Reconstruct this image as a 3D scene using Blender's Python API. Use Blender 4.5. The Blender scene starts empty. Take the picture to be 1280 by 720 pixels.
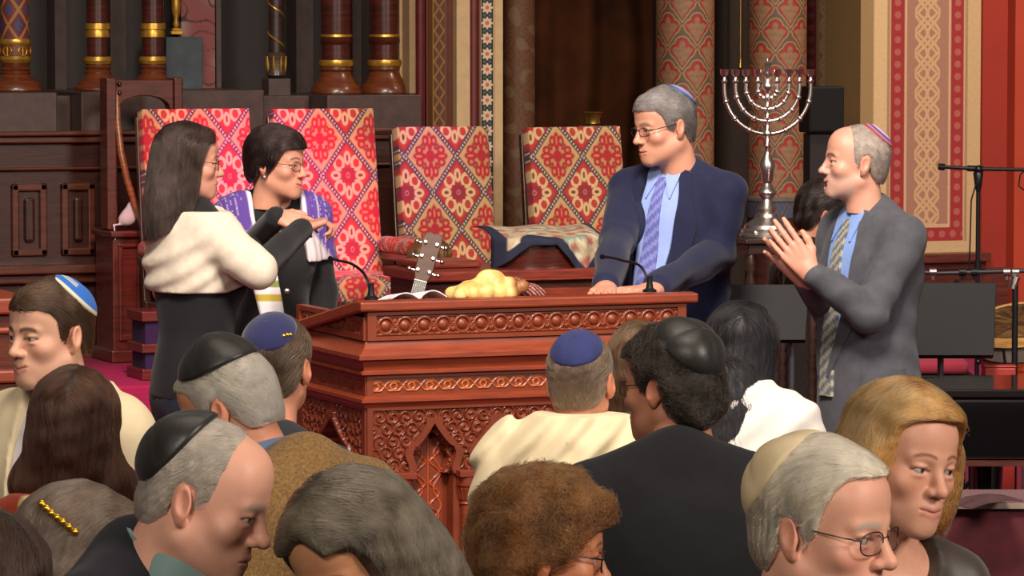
import bpy, bmesh, math, random
import numpy as np
from mathutils import Vector, Matrix
from mathutils.bvhtree import BVHTree
random.seed(7)
SC = bpy.context.scene
COL = SC.collection
PI = math.pi
F = 5000.0                      # focal length in pixels of the 1280x720 frame
CZ = 2.55                       # height of the camera above the hall floor
AL = math.radians(22)           # how far the stage is turned from the view
PITCH = math.atan(330 / F)
CAM = np.array([0, 0, CZ])
FWD = np.array([math.sin(AL) * math.cos(PITCH), math.cos(AL) * math.cos(PITCH), -math.sin(PITCH)])
RGT = np.array([math.cos(AL), -math.sin(AL), 0.0])
UPV = np.cross(RGT, FWD)


def ray(px, py):
    return FWD + RGT * ((px - 640) / F) + UPV * ((360 - py) / F)


def P(px, py, d):               # the point seen at a place in the photograph, d metres away
    return CAM + ray(px, py) * d


def PY(px, py, Y):
    r = ray(px, py)
    return CAM + r * (Y / r[1])


def PX(px, py, X):
    r = ray(px, py)
    return CAM + r * (X / r[0])


def PZ(px, py, Z):
    r = ray(px, py)
    return CAM + r * ((Z - CZ) / r[2])


def lin(c):
    if isinstance(c, str):
        c = [int(c[i:i + 2], 16) for i in (0, 2, 4)]
    out = []
    for v in c[:3]:
        v /= 255.0
        out.append(v / 12.92 if v <= .04045 else ((v + .055) / 1.055) ** 2.4)
    return tuple(out)


# ------------------------------------------------------------------ materials
MATS = {}


def mat(name, col, rough=.55, metal=0.0, var=.12, vscale=18, bump=0.0, bscale=60, stretch=(1, 1, 1), coat=0.0, sheen=0.0,
        attr=False, sss=0.0, emit=None, alpha=1.0, spec=.5, col2=None):
    if name in MATS:
        return MATS[name]
    m = bpy.data.materials.new(name)
    m.use_nodes = True
    nt = m.node_tree
    b = nt.nodes['Principled BSDF']
    b.inputs['Roughness'].default_value = rough
    b.inputs['Metallic'].default_value = metal
    b.inputs['Coat Weight'].default_value = coat
    b.inputs['Coat Roughness'].default_value = .15
    b.inputs['Sheen Weight'].default_value = sheen
    b.inputs['Specular IOR Level'].default_value = spec
    if sss:
        b.inputs['Subsurface Weight'].default_value = sss
        b.inputs['Subsurface Radius'].default_value = (.012, .004, .002)
        b.inputs['Subsurface Scale'].default_value = .6
    c = lin(col)
    tc = nt.nodes.new('ShaderNodeTexCoord')
    mp = nt.nodes.new('ShaderNodeMapping')
    mp.inputs['Scale'].default_value = stretch
    nt.links.new(tc.outputs['Object'], mp.inputs['Vector'])
    no = nt.nodes.new('ShaderNodeTexNoise')
    no.inputs['Scale'].default_value = vscale
    no.inputs['Detail'].default_value = 5
    nt.links.new(mp.outputs['Vector'], no.inputs['Vector'])
    mix = nt.nodes.new('ShaderNodeMix')
    mix.data_type = 'RGBA'
    if attr:
        at = nt.nodes.new('ShaderNodeAttribute')
        at.attribute_name = 'Col'
        mul = nt.nodes.new('ShaderNodeMix')
        mul.data_type = 'RGBA'
        mul.blend_type = 'MULTIPLY'
        mul.inputs[0].default_value = 1
        rmp = nt.nodes.new('ShaderNodeMapRange')
        rmp.inputs['From Min'].default_value = .25
        rmp.inputs['From Max'].default_value = .75
        rmp.inputs['To Min'].default_value = 1 - var
        rmp.inputs['To Max'].default_value = 1 + var
        nt.links.new(no.outputs['Fac'], rmp.inputs['Value'])
        nt.links.new(at.outputs['Color'], mul.inputs[6])
        nt.links.new(rmp.outputs[0], mul.inputs[7])
        nt.links.new(mul.outputs[2], b.inputs['Base Color'])
    else:
        c2 = lin(col2) if col2 else tuple(v * (1 - 2.2 * var) for v in c)
        c1 = tuple(min(1, v * (1 + (0 if col2 else var))) for v in c)
        rmp = nt.nodes.new('ShaderNodeMapRange')
        rmp.inputs['From Min'].default_value = .3
        rmp.inputs['From Max'].default_value = .7
        nt.links.new(no.outputs['Fac'], rmp.inputs['Value'])
        nt.links.new(rmp.outputs[0], mix.inputs[0])
        mix.inputs[6].default_value = (*c2, 1)
        mix.inputs[7].default_value = (*c1, 1)
        nt.links.new(mix.outputs[2], b.inputs['Base Color'])
    if bump:
        n2 = nt.nodes.new('ShaderNodeTexNoise')
        n2.inputs['Scale'].default_value = bscale
        n2.inputs['Detail'].default_value = 4
        nt.links.new(mp.outputs['Vector'], n2.inputs['Vector'])
        bp = nt.nodes.new('ShaderNodeBump')
        bp.inputs['Strength'].default_value = bump
        bp.inputs['Distance'].default_value = .004
        nt.links.new(n2.outputs['Fac'], bp.inputs['Height'])
        nt.links.new(bp.outputs['Normal'], b.inputs['Normal'])
    if emit:
        b.inputs['Emission Color'].default_value = (*lin(emit[0]), 1)
        b.inputs['Emission Strength'].default_value = emit[1]
    if alpha < 1:
        b.inputs['Alpha'].default_value = alpha
    MATS[name] = m
    return m


# ------------------------------------------------------------------ objects
def mesh_obj(name, v, f, m, parent=None, smooth=False, cols=None, loc=None, bev=0.0, sharp=None):
    me = bpy.data.meshes.new(name)
    v = np.asarray(v, dtype=np.float64)
    if loc is not None:
        v = v - np.asarray(loc)
    if isinstance(f, np.ndarray):
        nf = len(f)
        k = f.shape[1]
        me.vertices.add(len(v))
        me.vertices.foreach_set('co', v.astype(np.float32).ravel())
        me.loops.add(nf * k)
        me.loops.foreach_set('vertex_index', f.astype(np.int32).ravel())
        me.polygons.add(nf)
        me.polygons.foreach_set('loop_start', np.arange(0, nf * k, k, dtype=np.int32))
        me.polygons.foreach_set('loop_total', np.full(nf, k, dtype=np.int32))
        me.update(calc_edges=True)
        me.validate()
    else:
        me.from_pydata([tuple(p) for p in v], [], f)
        me.update()
    if smooth:
        me.polygons.foreach_set('use_smooth', np.ones(len(me.polygons), dtype=bool))
        if sharp:
            me.set_sharp_from_angle(angle=math.radians(sharp))
    if cols is not None:
        a = me.color_attributes.new('Col', 'FLOAT_COLOR', 'POINT')
        c4 = np.ones((len(v), 4), dtype=np.float32)
        c4[:, :3] = cols
        a.data.foreach_set('color', c4.ravel())
    if m is not None:
        me.materials.append(m)
    o = bpy.data.objects.new(name, me)
    COL.objects.link(o)
    if parent is not None:
        o.parent = parent
    if loc is not None:
        o.location = loc
    if bev:
        bm = o.modifiers.new('Bevel', 'BEVEL')
        bm.width = bev
        bm.segments = 2
        bm.limit_method = 'ANGLE'
    return o


def tag(o, label=None, cat=None, group=None, kind=None):
    if label: o['label'] = label
    if cat: o['category'] = cat
    if group: o['group'] = group
    if kind: o['kind'] = kind
    return o


def thing(name, label, cat, loc, rz=0.0, group=None):
    o = bpy.data.objects.new(name, None)
    o.empty_display_size = .1
    COL.objects.link(o)
    o.location = loc
    o.rotation_euler = (0, 0, rz)
    return tag(o, label, cat, group)


class MB:
    def __init__(s):
        s.v = []; s.f = []

    def add(s, v, f):
        b = len(s.v)
        s.v.extend([tuple(p) for p in v])
        s.f.extend([tuple(i + b for i in q) for q in f])
        return s

    def box(s, x0, x1, y0, y1, z0, z1):
        v = [(x, y, z) for z in (z0, z1) for y in (y0, y1) for x in (x0, x1)]
        return s.add(v, [(0, 2, 3, 1), (4, 5, 7, 6), (0, 1, 5, 4), (2, 6, 7, 3), (0, 4, 6, 2), (1, 3, 7, 5)])

    def obox(s, a, b, w, h, up=(0, 0, 1)):       # a bar from a to b, w wide and h high
        a, b = np.array(a, float), np.array(b, float)
        d = b - a; d /= np.linalg.norm(d)
        sx = np.cross(d, up)
        if np.linalg.norm(sx) < 1e-6: sx = np.array([1., 0, 0])
        sx /= np.linalg.norm(sx)
        u = np.cross(sx, d)
        v = []
        for p in (a, b):
            for i, j in ((-1, -1), (1, -1), (1, 1), (-1, 1)):
                v.append(p + sx * i * w / 2 + u * j * h / 2)
        return s.add(v, [(0, 1, 2, 3), (7, 6, 5, 4), (0, 4, 5, 1), (1, 5, 6, 2), (2, 6, 7, 3), (3, 7, 4, 0)])

    def tube(s, pts, r, n=8, cap=True):
        pts = [np.array(p, float) for p in pts]
        rs = r if hasattr(r, '__len__') else [r] * len(pts)
        v, f = [], []
        prev = None
        for i, p in enumerate(pts):
            t = pts[min(i + 1, len(pts) - 1)] - pts[max(i - 1, 0)]
            t = t / (np.linalg.norm(t) + 1e-12)
            if prev is None:
                a = np.array([0, 0, 1.]) if abs(t[2]) < .9 else np.array([1., 0, 0])
            else:
                a = prev
            x = a - t * np.dot(a, t); x /= np.linalg.norm(x) + 1e-12
            prev = x
            y = np.cross(t, x)
            for k in range(n):
                q = 2 * PI * k / n
                v.append(p + (x * math.cos(q) + y * math.sin(q)) * rs[i])
        for i in range(len(pts) - 1):
            for k in range(n):
                k2 = (k + 1) % n
                f.append((i * n + k, i * n + k2, (i + 1) * n + k2, (i + 1) * n + k))
        if cap:
            f.append(tuple(range(n - 1, -1, -1)))
            f.append(tuple((len(pts) - 1) * n + k for k in range(n)))
        return s.add(v, f)

    def lathe(s, prof, c=(0, 0, 0), n=32, sx=1.0, sy=1.0):   # prof: (r, z) from bottom to top
        v, f = [], []
        for r, z in prof:
            for k in range(n):
                q = 2 * PI * k / n
                v.append((c[0] + r * math.cos(q) * sx, c[1] + r * math.sin(q) * sy, c[2] + z))
        for i in range(len(prof) - 1):
            for k in range(n):
                k2 = (k + 1) % n
                f.append((i * n + k, i * n + k2, (i + 1) * n + k2, (i + 1) * n + k))
        f.append(tuple(range(n - 1, -1, -1)))
        f.append(tuple((len(prof) - 1) * n + k for k in range(n)))
        return s.add(v, f)

    def prism(s, poly, a, b, ax=1):               # polygon in the two other axes, from a to b along ax
        n = len(poly)
        def mk(p, t):
            return (p[0], t, p[1]) if ax == 1 else ((t, p[0], p[1]) if ax == 0 else (p[0], p[1], t))
        v = [mk(p, a) for p in poly] + [mk(p, b) for p in poly]
        f = [tuple(range(n)), tuple(range(2 * n - 1, n - 1, -1))]
        for i in range(n):
            j = (i + 1) % n
            f.append((i, i + n, j + n, j))
        return s.add(v, f)

    def ball(s, c, r, n=12, m=8):
        if not hasattr(r, '__len__'): r = (r, r, r)
        v = [(c[0], c[1], c[2] - r[2])]
        for i in range(1, m):
            t = -PI / 2 + PI * i / m
            for k in range(n):
                q = 2 * PI * k / n
                v.append((c[0] + r[0] * math.cos(t) * math.cos(q), c[1] + r[1] * math.cos(t) * math.sin(q), c[2] + r[2] * math.sin(t)))
        v.append((c[0], c[1], c[2] + r[2]))
        f = [(0, 1 + (k + 1) % n, 1 + k) for k in range(n)]
        for i in range(m - 2):
            for k in range(n):
                a = 1 + i * n + k; b2 = 1 + i * n + (k + 1) % n
                f.append((a, b2, b2 + n, a + n))
        L = len(v) - 1
        f += [(L, 1 + (m - 2) * n + k, 1 + (m - 2) * n + (k + 1) % n) for k in range(n)]
        return s.add(v, f)

    def build(s, name, m, parent=None, smooth=False, loc=None, bev=0.0, sharp=None):
        o = mesh_obj(name, s.v, s.f, m, parent, smooth, None, loc, bev, sharp)
        bm = bmesh.new(); bm.from_mesh(o.data)
        bmesh.ops.recalc_face_normals(bm, faces=bm.faces)
        bm.to_mesh(o.data); bm.free()
        if smooth:
            o.data.polygons.foreach_set('use_smooth', np.ones(len(o.data.polygons), dtype=bool))
            o.data.set_sharp_from_angle(angle=math.radians(sharp or 40))
        return o


def grid_obj(name, org, U, V, nu, nv, m, parent=None, hf=None, cf=None, N=None, smooth=True, loc=None, warp=None, back=0.0, kind=None):
    """A sheet from org along U and V; hf(u,v) in metres is raised along N, cf(u,v) -> (r,g,b) arrays is its own colouring."""
    org, U, V = np.array(org, float), np.array(U, float), np.array(V, float)
    lu, lv = np.linalg.norm(U), np.linalg.norm(V)
    a, b = np.meshgrid(np.linspace(0, 1, nu + 1), np.linspace(0, 1, nv + 1), indexing='ij')
    a, b = a.ravel(), b.ravel()
    if N is None:
        N = np.cross(U, V); N = N / np.linalg.norm(N)
    N = np.array(N, float)
    pts = org + a[:, None] * U + b[:, None] * V
    h = hf(a * lu, b * lv) if hf is not None else np.zeros(len(a))
    pts = pts + h[:, None] * N
    cols = cf(a * lu, b * lv) if cf is not None else None
    if warp is not None:
        pts = warp(pts)
    i, j = np.meshgrid(np.arange(nu), np.arange(nv), indexing='ij')
    i, j = i.ravel(), j.ravel()
    w = nv + 1
    f = np.stack([i * w + j, (i + 1) * w + j, (i + 1) * w + j + 1, i * w + j + 1], 1)
    if back:                                      # give the sheet a body: a back face and closed edges
        n0 = len(pts)
        edge = [k * w for k in range(nu + 1)] + [nu * w + k for k in range(1, nv + 1)] + [k * w + nv for k in range(nu - 1, -1, -1)] + [k for k in range(nv - 1, 0, -1)]
        corner = pts[edge] * 0 + (org + a[edge][:, None] * U + b[edge][:, None] * V) - N * back
        if warp is not None:
            corner = warp(corner)
        pts = np.vstack([pts, corner])
        if cols is not None:
            cols = np.vstack([cols, cols[edge]])
        ne = len(edge)
        fl = [tuple(q) for q in f]
        for k in range(ne):
            k2 = (k + 1) % ne
            fl.append((edge[k2], edge[k], n0 + k, n0 + k2))
        fl.append(tuple(n0 + k for k in range(ne - 1, -1, -1)))
        f = fl
    o = mesh_obj(name, pts, f, m, parent, smooth, cols, loc)
    if smooth: o.data.set_sharp_from_angle(angle=math.radians(50))
    return o


def mixc(a, b, t):
    t = np.clip(t, 0, 1)[:, None]
    return np.asarray(a) * (1 - t) + np.asarray(b) * t


def sst(e0, e1, x):
    t = np.clip((x - e0) / (e1 - e0), 0, 1)
    return t * t * (3 - 2 * t)


_rng = np.random.RandomState(3)
_K = _rng.normal(size=(14, 3)); _K /= np.linalg.norm(_K, axis=1)[:, None]
_PH = _rng.uniform(0, 6.28, 14)


def nz(x, y, z, f, seed=0, n=7):                  # smooth noise in about [-1, 1]
    s = 0
    for i in range(n):
        k = _K[(i + seed) % 14] * f * (1 + .37 * ((i * 5 + seed) % 7) / 7)
        s = s + np.sin(k[0] * x + k[1] * y + k[2] * z + _PH[(i * 3 + seed) % 14] + seed)
    return s / (n ** .5 * 1.2)
# ------------------------------------------------------------------ organic shapes
def rotm(rx=0, ry=0, rz=0):
    return np.array((Matrix.Rotation(math.radians(rz), 3, 'Z') @ Matrix.Rotation(math.radians(rx), 3, 'X') @ Matrix.Rotation(math.radians(ry), 3, 'Y')))


def ell(c, r, k=.01, op='u', R=None):
    c, r = np.array(c, float), np.array(r, float)
    def fn(x, y, z):
        x, y, z = x - c[0], y - c[1], z - c[2]
        if R is not None:
            x, y, z = R[0, 0] * x + R[1, 0] * y + R[2, 0] * z, R[0, 1] * x + R[1, 1] * y + R[2, 1] * z, R[0, 2] * x + R[1, 2] * y + R[2, 2] * z
        k0 = np.sqrt((x / r[0]) ** 2 + (y / r[1]) ** 2 + (z / r[2]) ** 2)
        k1 = np.sqrt((x / r[0] ** 2) ** 2 + (y / r[1] ** 2) ** 2 + (z / r[2] ** 2) ** 2) + 1e-9
        return k0 * (k0 - 1) / k1
    e = r if R is None else np.array([r.max()] * 3)
    return [op, k, fn, c - e, c + e]


def cone(a, b, ra, rb, k=.01, op='u'):
    a, b = np.array(a, float), np.array(b, float)
    d = b - a
    L2 = float(np.dot(d, d)) + 1e-12
    def fn(x, y, z):
        t = np.clip(((x - a[0]) * d[0] + (y - a[1]) * d[1] + (z - a[2]) * d[2]) / L2, 0, 1)
        q = np.sqrt((x - a[0] - t * d[0]) ** 2 + (y - a[1] - t * d[1]) ** 2 + (z - a[2] - t * d[2]) ** 2)
        return q - (ra + (rb - ra) * t)
    m = max(ra, rb)
    return [op, k, fn, np.minimum(a, b) - m, np.maximum(a, b) + m]


def field(prims, h, post=None, pad=.02, clip=None):
    us = [p for p in prims if p[0] == 'u']
    lo = np.min([p[3] for p in us], axis=0) - pad
    hi = np.max([p[4] for p in us], axis=0) + pad
    if clip is not None:
        lo = np.maximum(lo, clip[0]); hi = np.minimum(hi, clip[1])
    n = np.ceil((hi - lo) / h).astype(int) + 1
    ax = [lo[i] + h * np.arange(n[i]) for i in range(3)]
    D = np.full(n, .25, dtype=np.float32)
    for op, k, fn, a, b in prims:
        mg = k + 3 * h + .012
        i0 = np.maximum(np.floor((a - mg - lo) / h).astype(int), 0)
        i1 = np.minimum(np.ceil((b + mg - lo) / h).astype(int) + 1, n)
        if np.any(i1 <= i0): continue
        sl = tuple(slice(i0[i], i1[i]) for i in range(3))
        X = ax[0][sl[0]][:, None, None]; Y = ax[1][sl[1]][None, :, None]; Z = ax[2][sl[2]][None, None, :]
        q = fn(X, Y, Z)
        s = D[sl]
        if op == 'u':
            hh = np.maximum(k - np.abs(s - q), 0) / k
            D[sl] = np.minimum(s, q) - hh * hh * k * .25
        else:
            q = -q
            hh = np.maximum(k - np.abs(s - q), 0) / k
            D[sl] = np.maximum(s, q) + hh * hh * k * .25
    if post is not None:
        D = post(ax[0][:, None, None], ax[1][None, :, None], ax[2][None, None, :], D)
    D = np.asarray(D, dtype=np.float32)
    D[0] = D[-1] = .1; D[:, 0] = D[:, -1] = .1; D[:, :, 0] = D[:, :, -1] = .1
    return D, lo


_C8 = np.array([(i, j, k) for i in (0, 1) for j in (0, 1) for k in (0, 1)])
_E12 = [(a, b) for a in range(8) for b in range(a + 1, 8) if np.abs(_C8[a] - _C8[b]).sum() == 1]


def nets(D, lo, h, relax=1):
    ins = D < 0
    n = np.array(D.shape)
    cnt = np.zeros(n - 1, dtype=np.int8)
    for c in _C8:
        cnt += ins[c[0]:n[0] - 1 + c[0], c[1]:n[1] - 1 + c[1], c[2]:n[2] - 1 + c[2]]
    act = (cnt > 0) & (cnt < 8)
    idx = np.argwhere(act)
    vals = np.stack([D[idx[:, 0] + c[0], idx[:, 1] + c[1], idx[:, 2] + c[2]] for c in _C8], 1)
    pos = np.zeros((len(idx), 3)); w = np.zeros(len(idx))
    for a, b in _E12:
        va, vb = vals[:, a], vals[:, b]
        x = (va < 0) != (vb < 0)
        t = np.where(x, va / np.where(x, va - vb, 1), 0)
        p = _C8[a] + t[:, None] * (_C8[b] - _C8[a])
        pos += p * x[:, None]; w += x
    pos = pos / w[:, None]
    v = lo + (idx + pos) * h
    mp = np.full(n - 1, -1, dtype=np.int32)
    mp[act] = np.arange(len(idx))
    F4 = []
    for ax in range(3):
        o1, o2 = [(1, 2), (2, 0), (0, 1)][ax]
        s0 = [slice(1, None)] * 3; s1 = [slice(1, None)] * 3
        s0[ax] = slice(0, n[ax] - 1); s1[ax] = slice(1, n[ax])
        A = ins[tuple(s0)]; B = ins[tuple(s1)]
        ch = np.argwhere(A != B)
        if not len(ch): continue
        e = ch.copy()
        e[:, o1] += 1; e[:, o2] += 1
        ok = np.all(e < n - 1, axis=1)
        ch, e = ch[ok], e[ok]
        fl = A[ch[:, 0], ch[:, 1], ch[:, 2]]
        def cell(d1, d2):
            q = e.copy(); q[:, o1] -= d1; q[:, o2] -= d2
            return mp[q[:, 0], q[:, 1], q[:, 2]]
        q = np.stack([cell(1, 1), cell(0, 1), cell(0, 0), cell(1, 0)], 1)
        q[~fl] = q[~fl][:, ::-1]
        F4.append(q)
    f = np.vstack(F4)
    f = f[np.all(f >= 0, axis=1)]
    for _ in range(relax):
        acc = np.zeros_like(v); ww = np.zeros(len(v))
        for a in range(4):
            b = (a + 1) % 4
            np.add.at(acc, f[:, a], v[f[:, b]]); np.add.at(ww, f[:, a], 1)
            np.add.at(acc, f[:, b], v[f[:, a]]); np.add.at(ww, f[:, b], 1)
        v = v * .5 + acc / np.maximum(ww, 1)[:, None] * .5
    return v, f


def blob(prims, h, post=None, relax=1, pad=.02, clip=None):
    D, lo = field(prims, h, post, pad, clip)
    return nets(D, lo, h, relax)
# ------------------------------------------------------------------ shared materials
BZ, TZ = .57, 1.0                                 # bimah floor, upper platform
W = lambda n, c, **k: mat(n, c, **{**dict(rough=.38, var=.22, vscale=9, stretch=(1, 1, 9), coat=.25, bump=.1, bscale=40), **k})
mahog = W('red mahogany', '7f3319', stretch=(1, 9, 9), var=.14, coat=.15, rough=.45)
mahogv = W('red mahogany upright', '702b14', var=.14, coat=.15, rough=.45)
mahogd = W('deep mahogany', '55200f')
walnut = W('dark walnut', '3f1d14')
walnutm = W('walnut', '5c2a17')
brassm = mat('aged brass', 'b08a45', rough=.32, metal=.9, var=.15)
gold = mat('gilding', 'c9983e', rough=.35, metal=.7, var=.15)
silver = mat('polished silver', 'd6ccc6', rough=.3, metal=1.0, var=.05)
black = mat('black paint', '0a0b0e', rough=.6, var=.05, spec=.25)
blackm = mat('black metal', '1c1c20', rough=.35, metal=.4, var=.05)
carpet = mat('burgundy carpet', '8a1f45', rough=.95, var=.12, vscale=90, bump=.5, bscale=400)
hallfloor = mat('hall floor', '3a1a17', rough=.8, var=.15)
cream = mat('cream paint', 'bfa27a', rough=.7, var=.05)
burg = mat('burgundy paint', '5e1a18', rough=.45, var=.1)
redwall = mat('red wall paint', '8e2414', rough=.75, var=.05, vscale=3)
redwall2 = mat('lighter red wall paint', 'a5371f', rough=.75, var=.05, vscale=3)
darkrev = mat('dark brown paint', '2a1a13', rough=.7, var=.12)
greyrev = mat('greyish brown panel', '4a3a36', rough=.6, var=.12)
paint = mat('painted pattern', 'ffffff', rough=.65, var=.08, vscale=60, attr=True)
uphol = mat('woven upholstery', 'ffffff', rough=.85, var=.12, vscale=220, attr=True, bump=.25, bscale=500, sheen=.1)
relief = mat('carved mahogany', 'ffffff', rough=.42, var=.16, vscale=14, attr=True, coat=.15)


def S(o): return tag(o, kind='structure')


YB = 18.05
xb = lambda px, Y=YB, py=200: PY(px, py, Y)[0]
zb = lambda py, Y=YB, px=400: PY(px, py, Y)[2]

# ------------------------------------------------------------------ floors, platform, walls
b = MB(); xs = (-4, 15)
b.prism([(2.0, .365), (9.3, 0), (16.2, 0), (16.2, -.1), (2.0, -.1)], xs[0], xs[1], 0)
S(b.build('floor', hallfloor, loc=(5, 9, 0)))
b = MB(); b.box(-2, 15, 10.55, 16.5, .005, BZ); S(b.build('floor_bimah', carpet, loc=(6, 13, 0)))
b = MB(); b.box(-2, 15, 16.477, 21.0, .3, TZ); S(b.build('floor_platform', carpet, loc=(6, 18, .3), bev=.012))
b = MB()
for i in range(2): b.box(-2, 15, 16.477 - .33 * (i + 1), 16.48, BZ - .01, TZ - .143 * (i + 1))
S(b.build('floor_steps', carpet, loc=(6, 16, BZ), bev=.012))
b = MB(); b.box(-2, 15, 20.6, 20.8, .9, 5.5); S(b.build('wall_back', darkrev, loc=(6, 20.7, .9)))

# wood cabinetry under the columns
t = thing('wood_panelling', 'long dark wood cabinet with raised panels beneath the turned columns at the back', 'panelling', (5.2, 18.3, TZ))
L = np.array([5.2, 18.3, TZ])
def loc_(o): return o
X0, X1 = 3.6, xb(523)
b = MB(); b.box(X0, X1, 18.06, 18.9, TZ, zb(163)); b.build('carcass', walnut, t, loc=None)
def done(root):
    R = Matrix.Rotation(-root.rotation_euler.z, 4, 'Z') @ Matrix.Translation(-Vector(root.location))
    def rec(o):
        for c in o.children:
            c.data.transform(R); rec(c)
    rec(root)
b = MB(); b.box(X0, xb(70), 18.02, 18.9, zb(163), zb(113)); b.box(xb(100), xb(140), 18.02, 18.9, zb(163), zb(113)); b.box(xb(70), xb(100), 18.2, 18.9, zb(163), zb(118))
b.box(xb(140), xb(335), 18.1, 18.9, zb(163), zb(112)); b.box(xb(335), xb(405), 18.25, 18.9, zb(163), zb(120)); b.box(xb(405), X1, 18.0, 18.9, zb(168), zb(119))
b.build('plinth_block', mat('grey brown wood', '4a352f', rough=.45, var=.15, coat=.2), t, bev=.006)
for y0, y1, dy in ((160, 166, .07), (166, 175, .04), (204, 208, .035), (322, 333, .11), (333, 345, .06), (425, 441, .09)):
    b = MB(); b.box(X0, X1 - .002, 18.06 - dy, 18.08, zb(y1), zb(y0)); b.build('molding', walnutm, t, bev=.008)
for x0, x1 in ((14, 58), (76, 118), (125, 136), (345, 400), (410, 470)):
    b = MB(); a0, a1, z0, z1 = xb(x0), xb(x1), zb(312), zb(224)
    w_ = min(.035, (a1 - a0) * .25)
    b.box(a0, a1, 18.035, 18.07, z0, z0 + w_); b.box(a0, a1, 18.035, 18.07, z1 - w_, z1); b.box(a0, a0 + w_, 18.035, 18.07, z0, z1); b.box(a1 - w_, a1, 18.035, 18.07, z0, z1)
    o = b.build('raised_panel', walnutm, t, bev=.008)
    if a1 - a0 > .12:
        b = MB(); b.box(a0 + w_ + .025, a1 - w_ - .025, 18.03, 18.07, z0 + w_ + .03, z1 - w_ - .03); b.build('panel_field', walnut, o, bev=.014)
done(t)

# dark back panel behind the columns with narrow upright strips
b = MB(); b.box(3.6, xb(523), 18.95, 19.1, zb(170), 3.6); S(b.build('wall_alcove', mat('near black wood', '1d1210', rough=.6, var=.1), loc=(5, 19, 2)))
b = MB()
for x0, x1 in ((70, 84), (139, 158), (245, 252), (271, 277), (371, 392), (441, 452)):
    b.box(xb(x0, 18.8), xb(x1, 18.8), 18.8, 18.96, zb(165), 3.6)
S(b.build('trim_1', greyrev, loc=(5, 18.9, 2)))


# turned columns
def zc(py): return PY(300, py, 18.4)[2]
def column(px, r, rows, name, label, m, shaft_cf=None, cut=None):
    x = PY(px, 60, 18.4)[0]
    base = zc(rows[-1][0])
    t = thing(name, label, 'column', (x, 18.4, base + .003))
    s = 18.95 / F
    prof = {}
    cur = []
    for k in range(len(rows) - 1, -1, -1):
        y, rr, part = rows[k]
        cur.append((rr * s, zc(y) - base, part))
    segs = []
    for q in cur:
        if not segs or segs[-1][0] != q[2]: segs.append((q[2], [] if not segs else [segs[-1][1][-1]]))
        segs[-1][1].append((q[0], q[1]))
    for part, pr in segs:
        mm = {'gold_ring': gold, 'base': m[1], 'shaft': m[0], 'drum': m[0]}[part]
        bb = MB(); bb.lathe(pr, n=36)
        o = bb.build(part, mm, t, True, sharp=35)
    return t
cw = (W('column mahogany', '4a1c14', coat=.5, rough=.3), W('column base wood', '6b3317', coat=.4, rough=.35))
rowsB = [(-200, 14, 'shaft'), (0, 14, 'shaft'), (29, 14, 'shaft'), (30, 16, 'gold_ring'), (37, 16.5, 'gold_ring'), (38, 14.5, 'gold_ring'), (42, 15.5, 'gold_ring'), (47, 15.5, 'gold_ring'), (48, 13.5, 'drum'), (70, 13.5, 'drum'), (71, 17, 'gold_ring'), (76, 18.5, 'gold_ring'), (80, 17, 'gold_ring'), (81, 15, 'base'), (84, 16.5, 'base'), (87, 14.5, 'base'), (90, 16.5, 'base'), (93, 16, 'base'), (97, 19, 'base'), (103, 25, 'base'), (109, 30, 'base'), (112, 30, 'base')]
rowsE = [(-200, 20, 'shaft'), (0, 20, 'shaft'), (43, 19.5, 'shaft'), (44, 20.5, 'gold_ring'), (47, 21, 'gold_ring'), (48, 19.5, 'drum'), (50, 21, 'drum'), (55, 20.5, 'drum'), (57, 19, 'drum'), (75, 19, 'drum'), (76, 22, 'gold_ring'), (80, 23, 'gold_ring'), (84, 22, 'gold_ring'), (85, 20, 'base'), (88, 21, 'base'), (91, 19, 'base'), (94, 21, 'base'), (98, 22, 'base'), (103, 26, 'base'), (110, 31, 'base'), (115, 33, 'base'), (118, 33, 'base')]
column(122, 14, rowsB, 'turned_column', 'turned wooden column with gold rings standing clear, first to the left of the tall wooden frame', cw)
column(191, 14, rowsB, 'turned_column', 'turned wooden column with gold rings, its foot hidden behind the tall wooden frame', cw)
column(420, 20, rowsE, 'turned_column', 'thick turned column on flared base standing between slender spiral column and its twin', cw)
column(481, 20, rowsE, 'turned_column', 'thick turned column on flared base standing next to the cream wall strip', cw)

# patterned column at the left edge
def diamonds(c_bg, c_a, c_b, pw, ph):
    def cf(u, v):
        s_, t_ = (u / pw + v / ph), (u / pw - v / ph)
        a, bb = np.abs(s_ - np.round(s_)), np.abs(t_ - np.round(t_))
        line = np.minimum(a, bb)
        c = np.tile(lin(c_bg), (len(u), 1))
        par = (np.round(s_ + .5).astype(int) + np.round(t_ + .5).astype(int)) % 2
        c = mixc(c, lin(c_b), (par == 0) * 1.0)
        q = np.maximum(np.abs((s_ % 1) - .5), np.abs((t_ % 1) - .5))
        c = mixc(c, lin('39406a'), (q < .2) * 1.0)
        return mixc(c, lin(c_a), sst(.10, .06, line))
    return cf
def cyl_paint(name, cx, cy, r, z0, z1, cf, parent, nu=120, nv=200, mm=None):
    Ln = 2 * PI * r
    def warp(p):
        q = p[:, 0] / r - PI / 2
        return np.stack([cx + (r + p[:, 1] * -1) * np.cos(q), cy + (r - p[:, 1]) * np.sin(q), p[:, 2]], 1)
    return grid_obj(name, (-Ln / 2, 0, z0), (Ln, 0, 0), (0, 0, z1 - z0), nu, nv, mm or paint, parent, None, lambda u, v: cf(u - Ln / 2, v), warp=warp)
x = PY(19, 60, 18.4)[0]; base = zc(112)
t = thing('patterned_column', 'round column painted with gold diamonds over a gold banded drum, at the photo\'s left edge', 'column', (x, 18.4, base + .003))
s = 18.7 / F
cyl_paint('shaft', 0, 0, 18 * s, zc(51) - base, 3.4 - base, diamonds('5a2430', '9a6a3a', '6b2c24', .10, .145), t, 100, 260)
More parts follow.
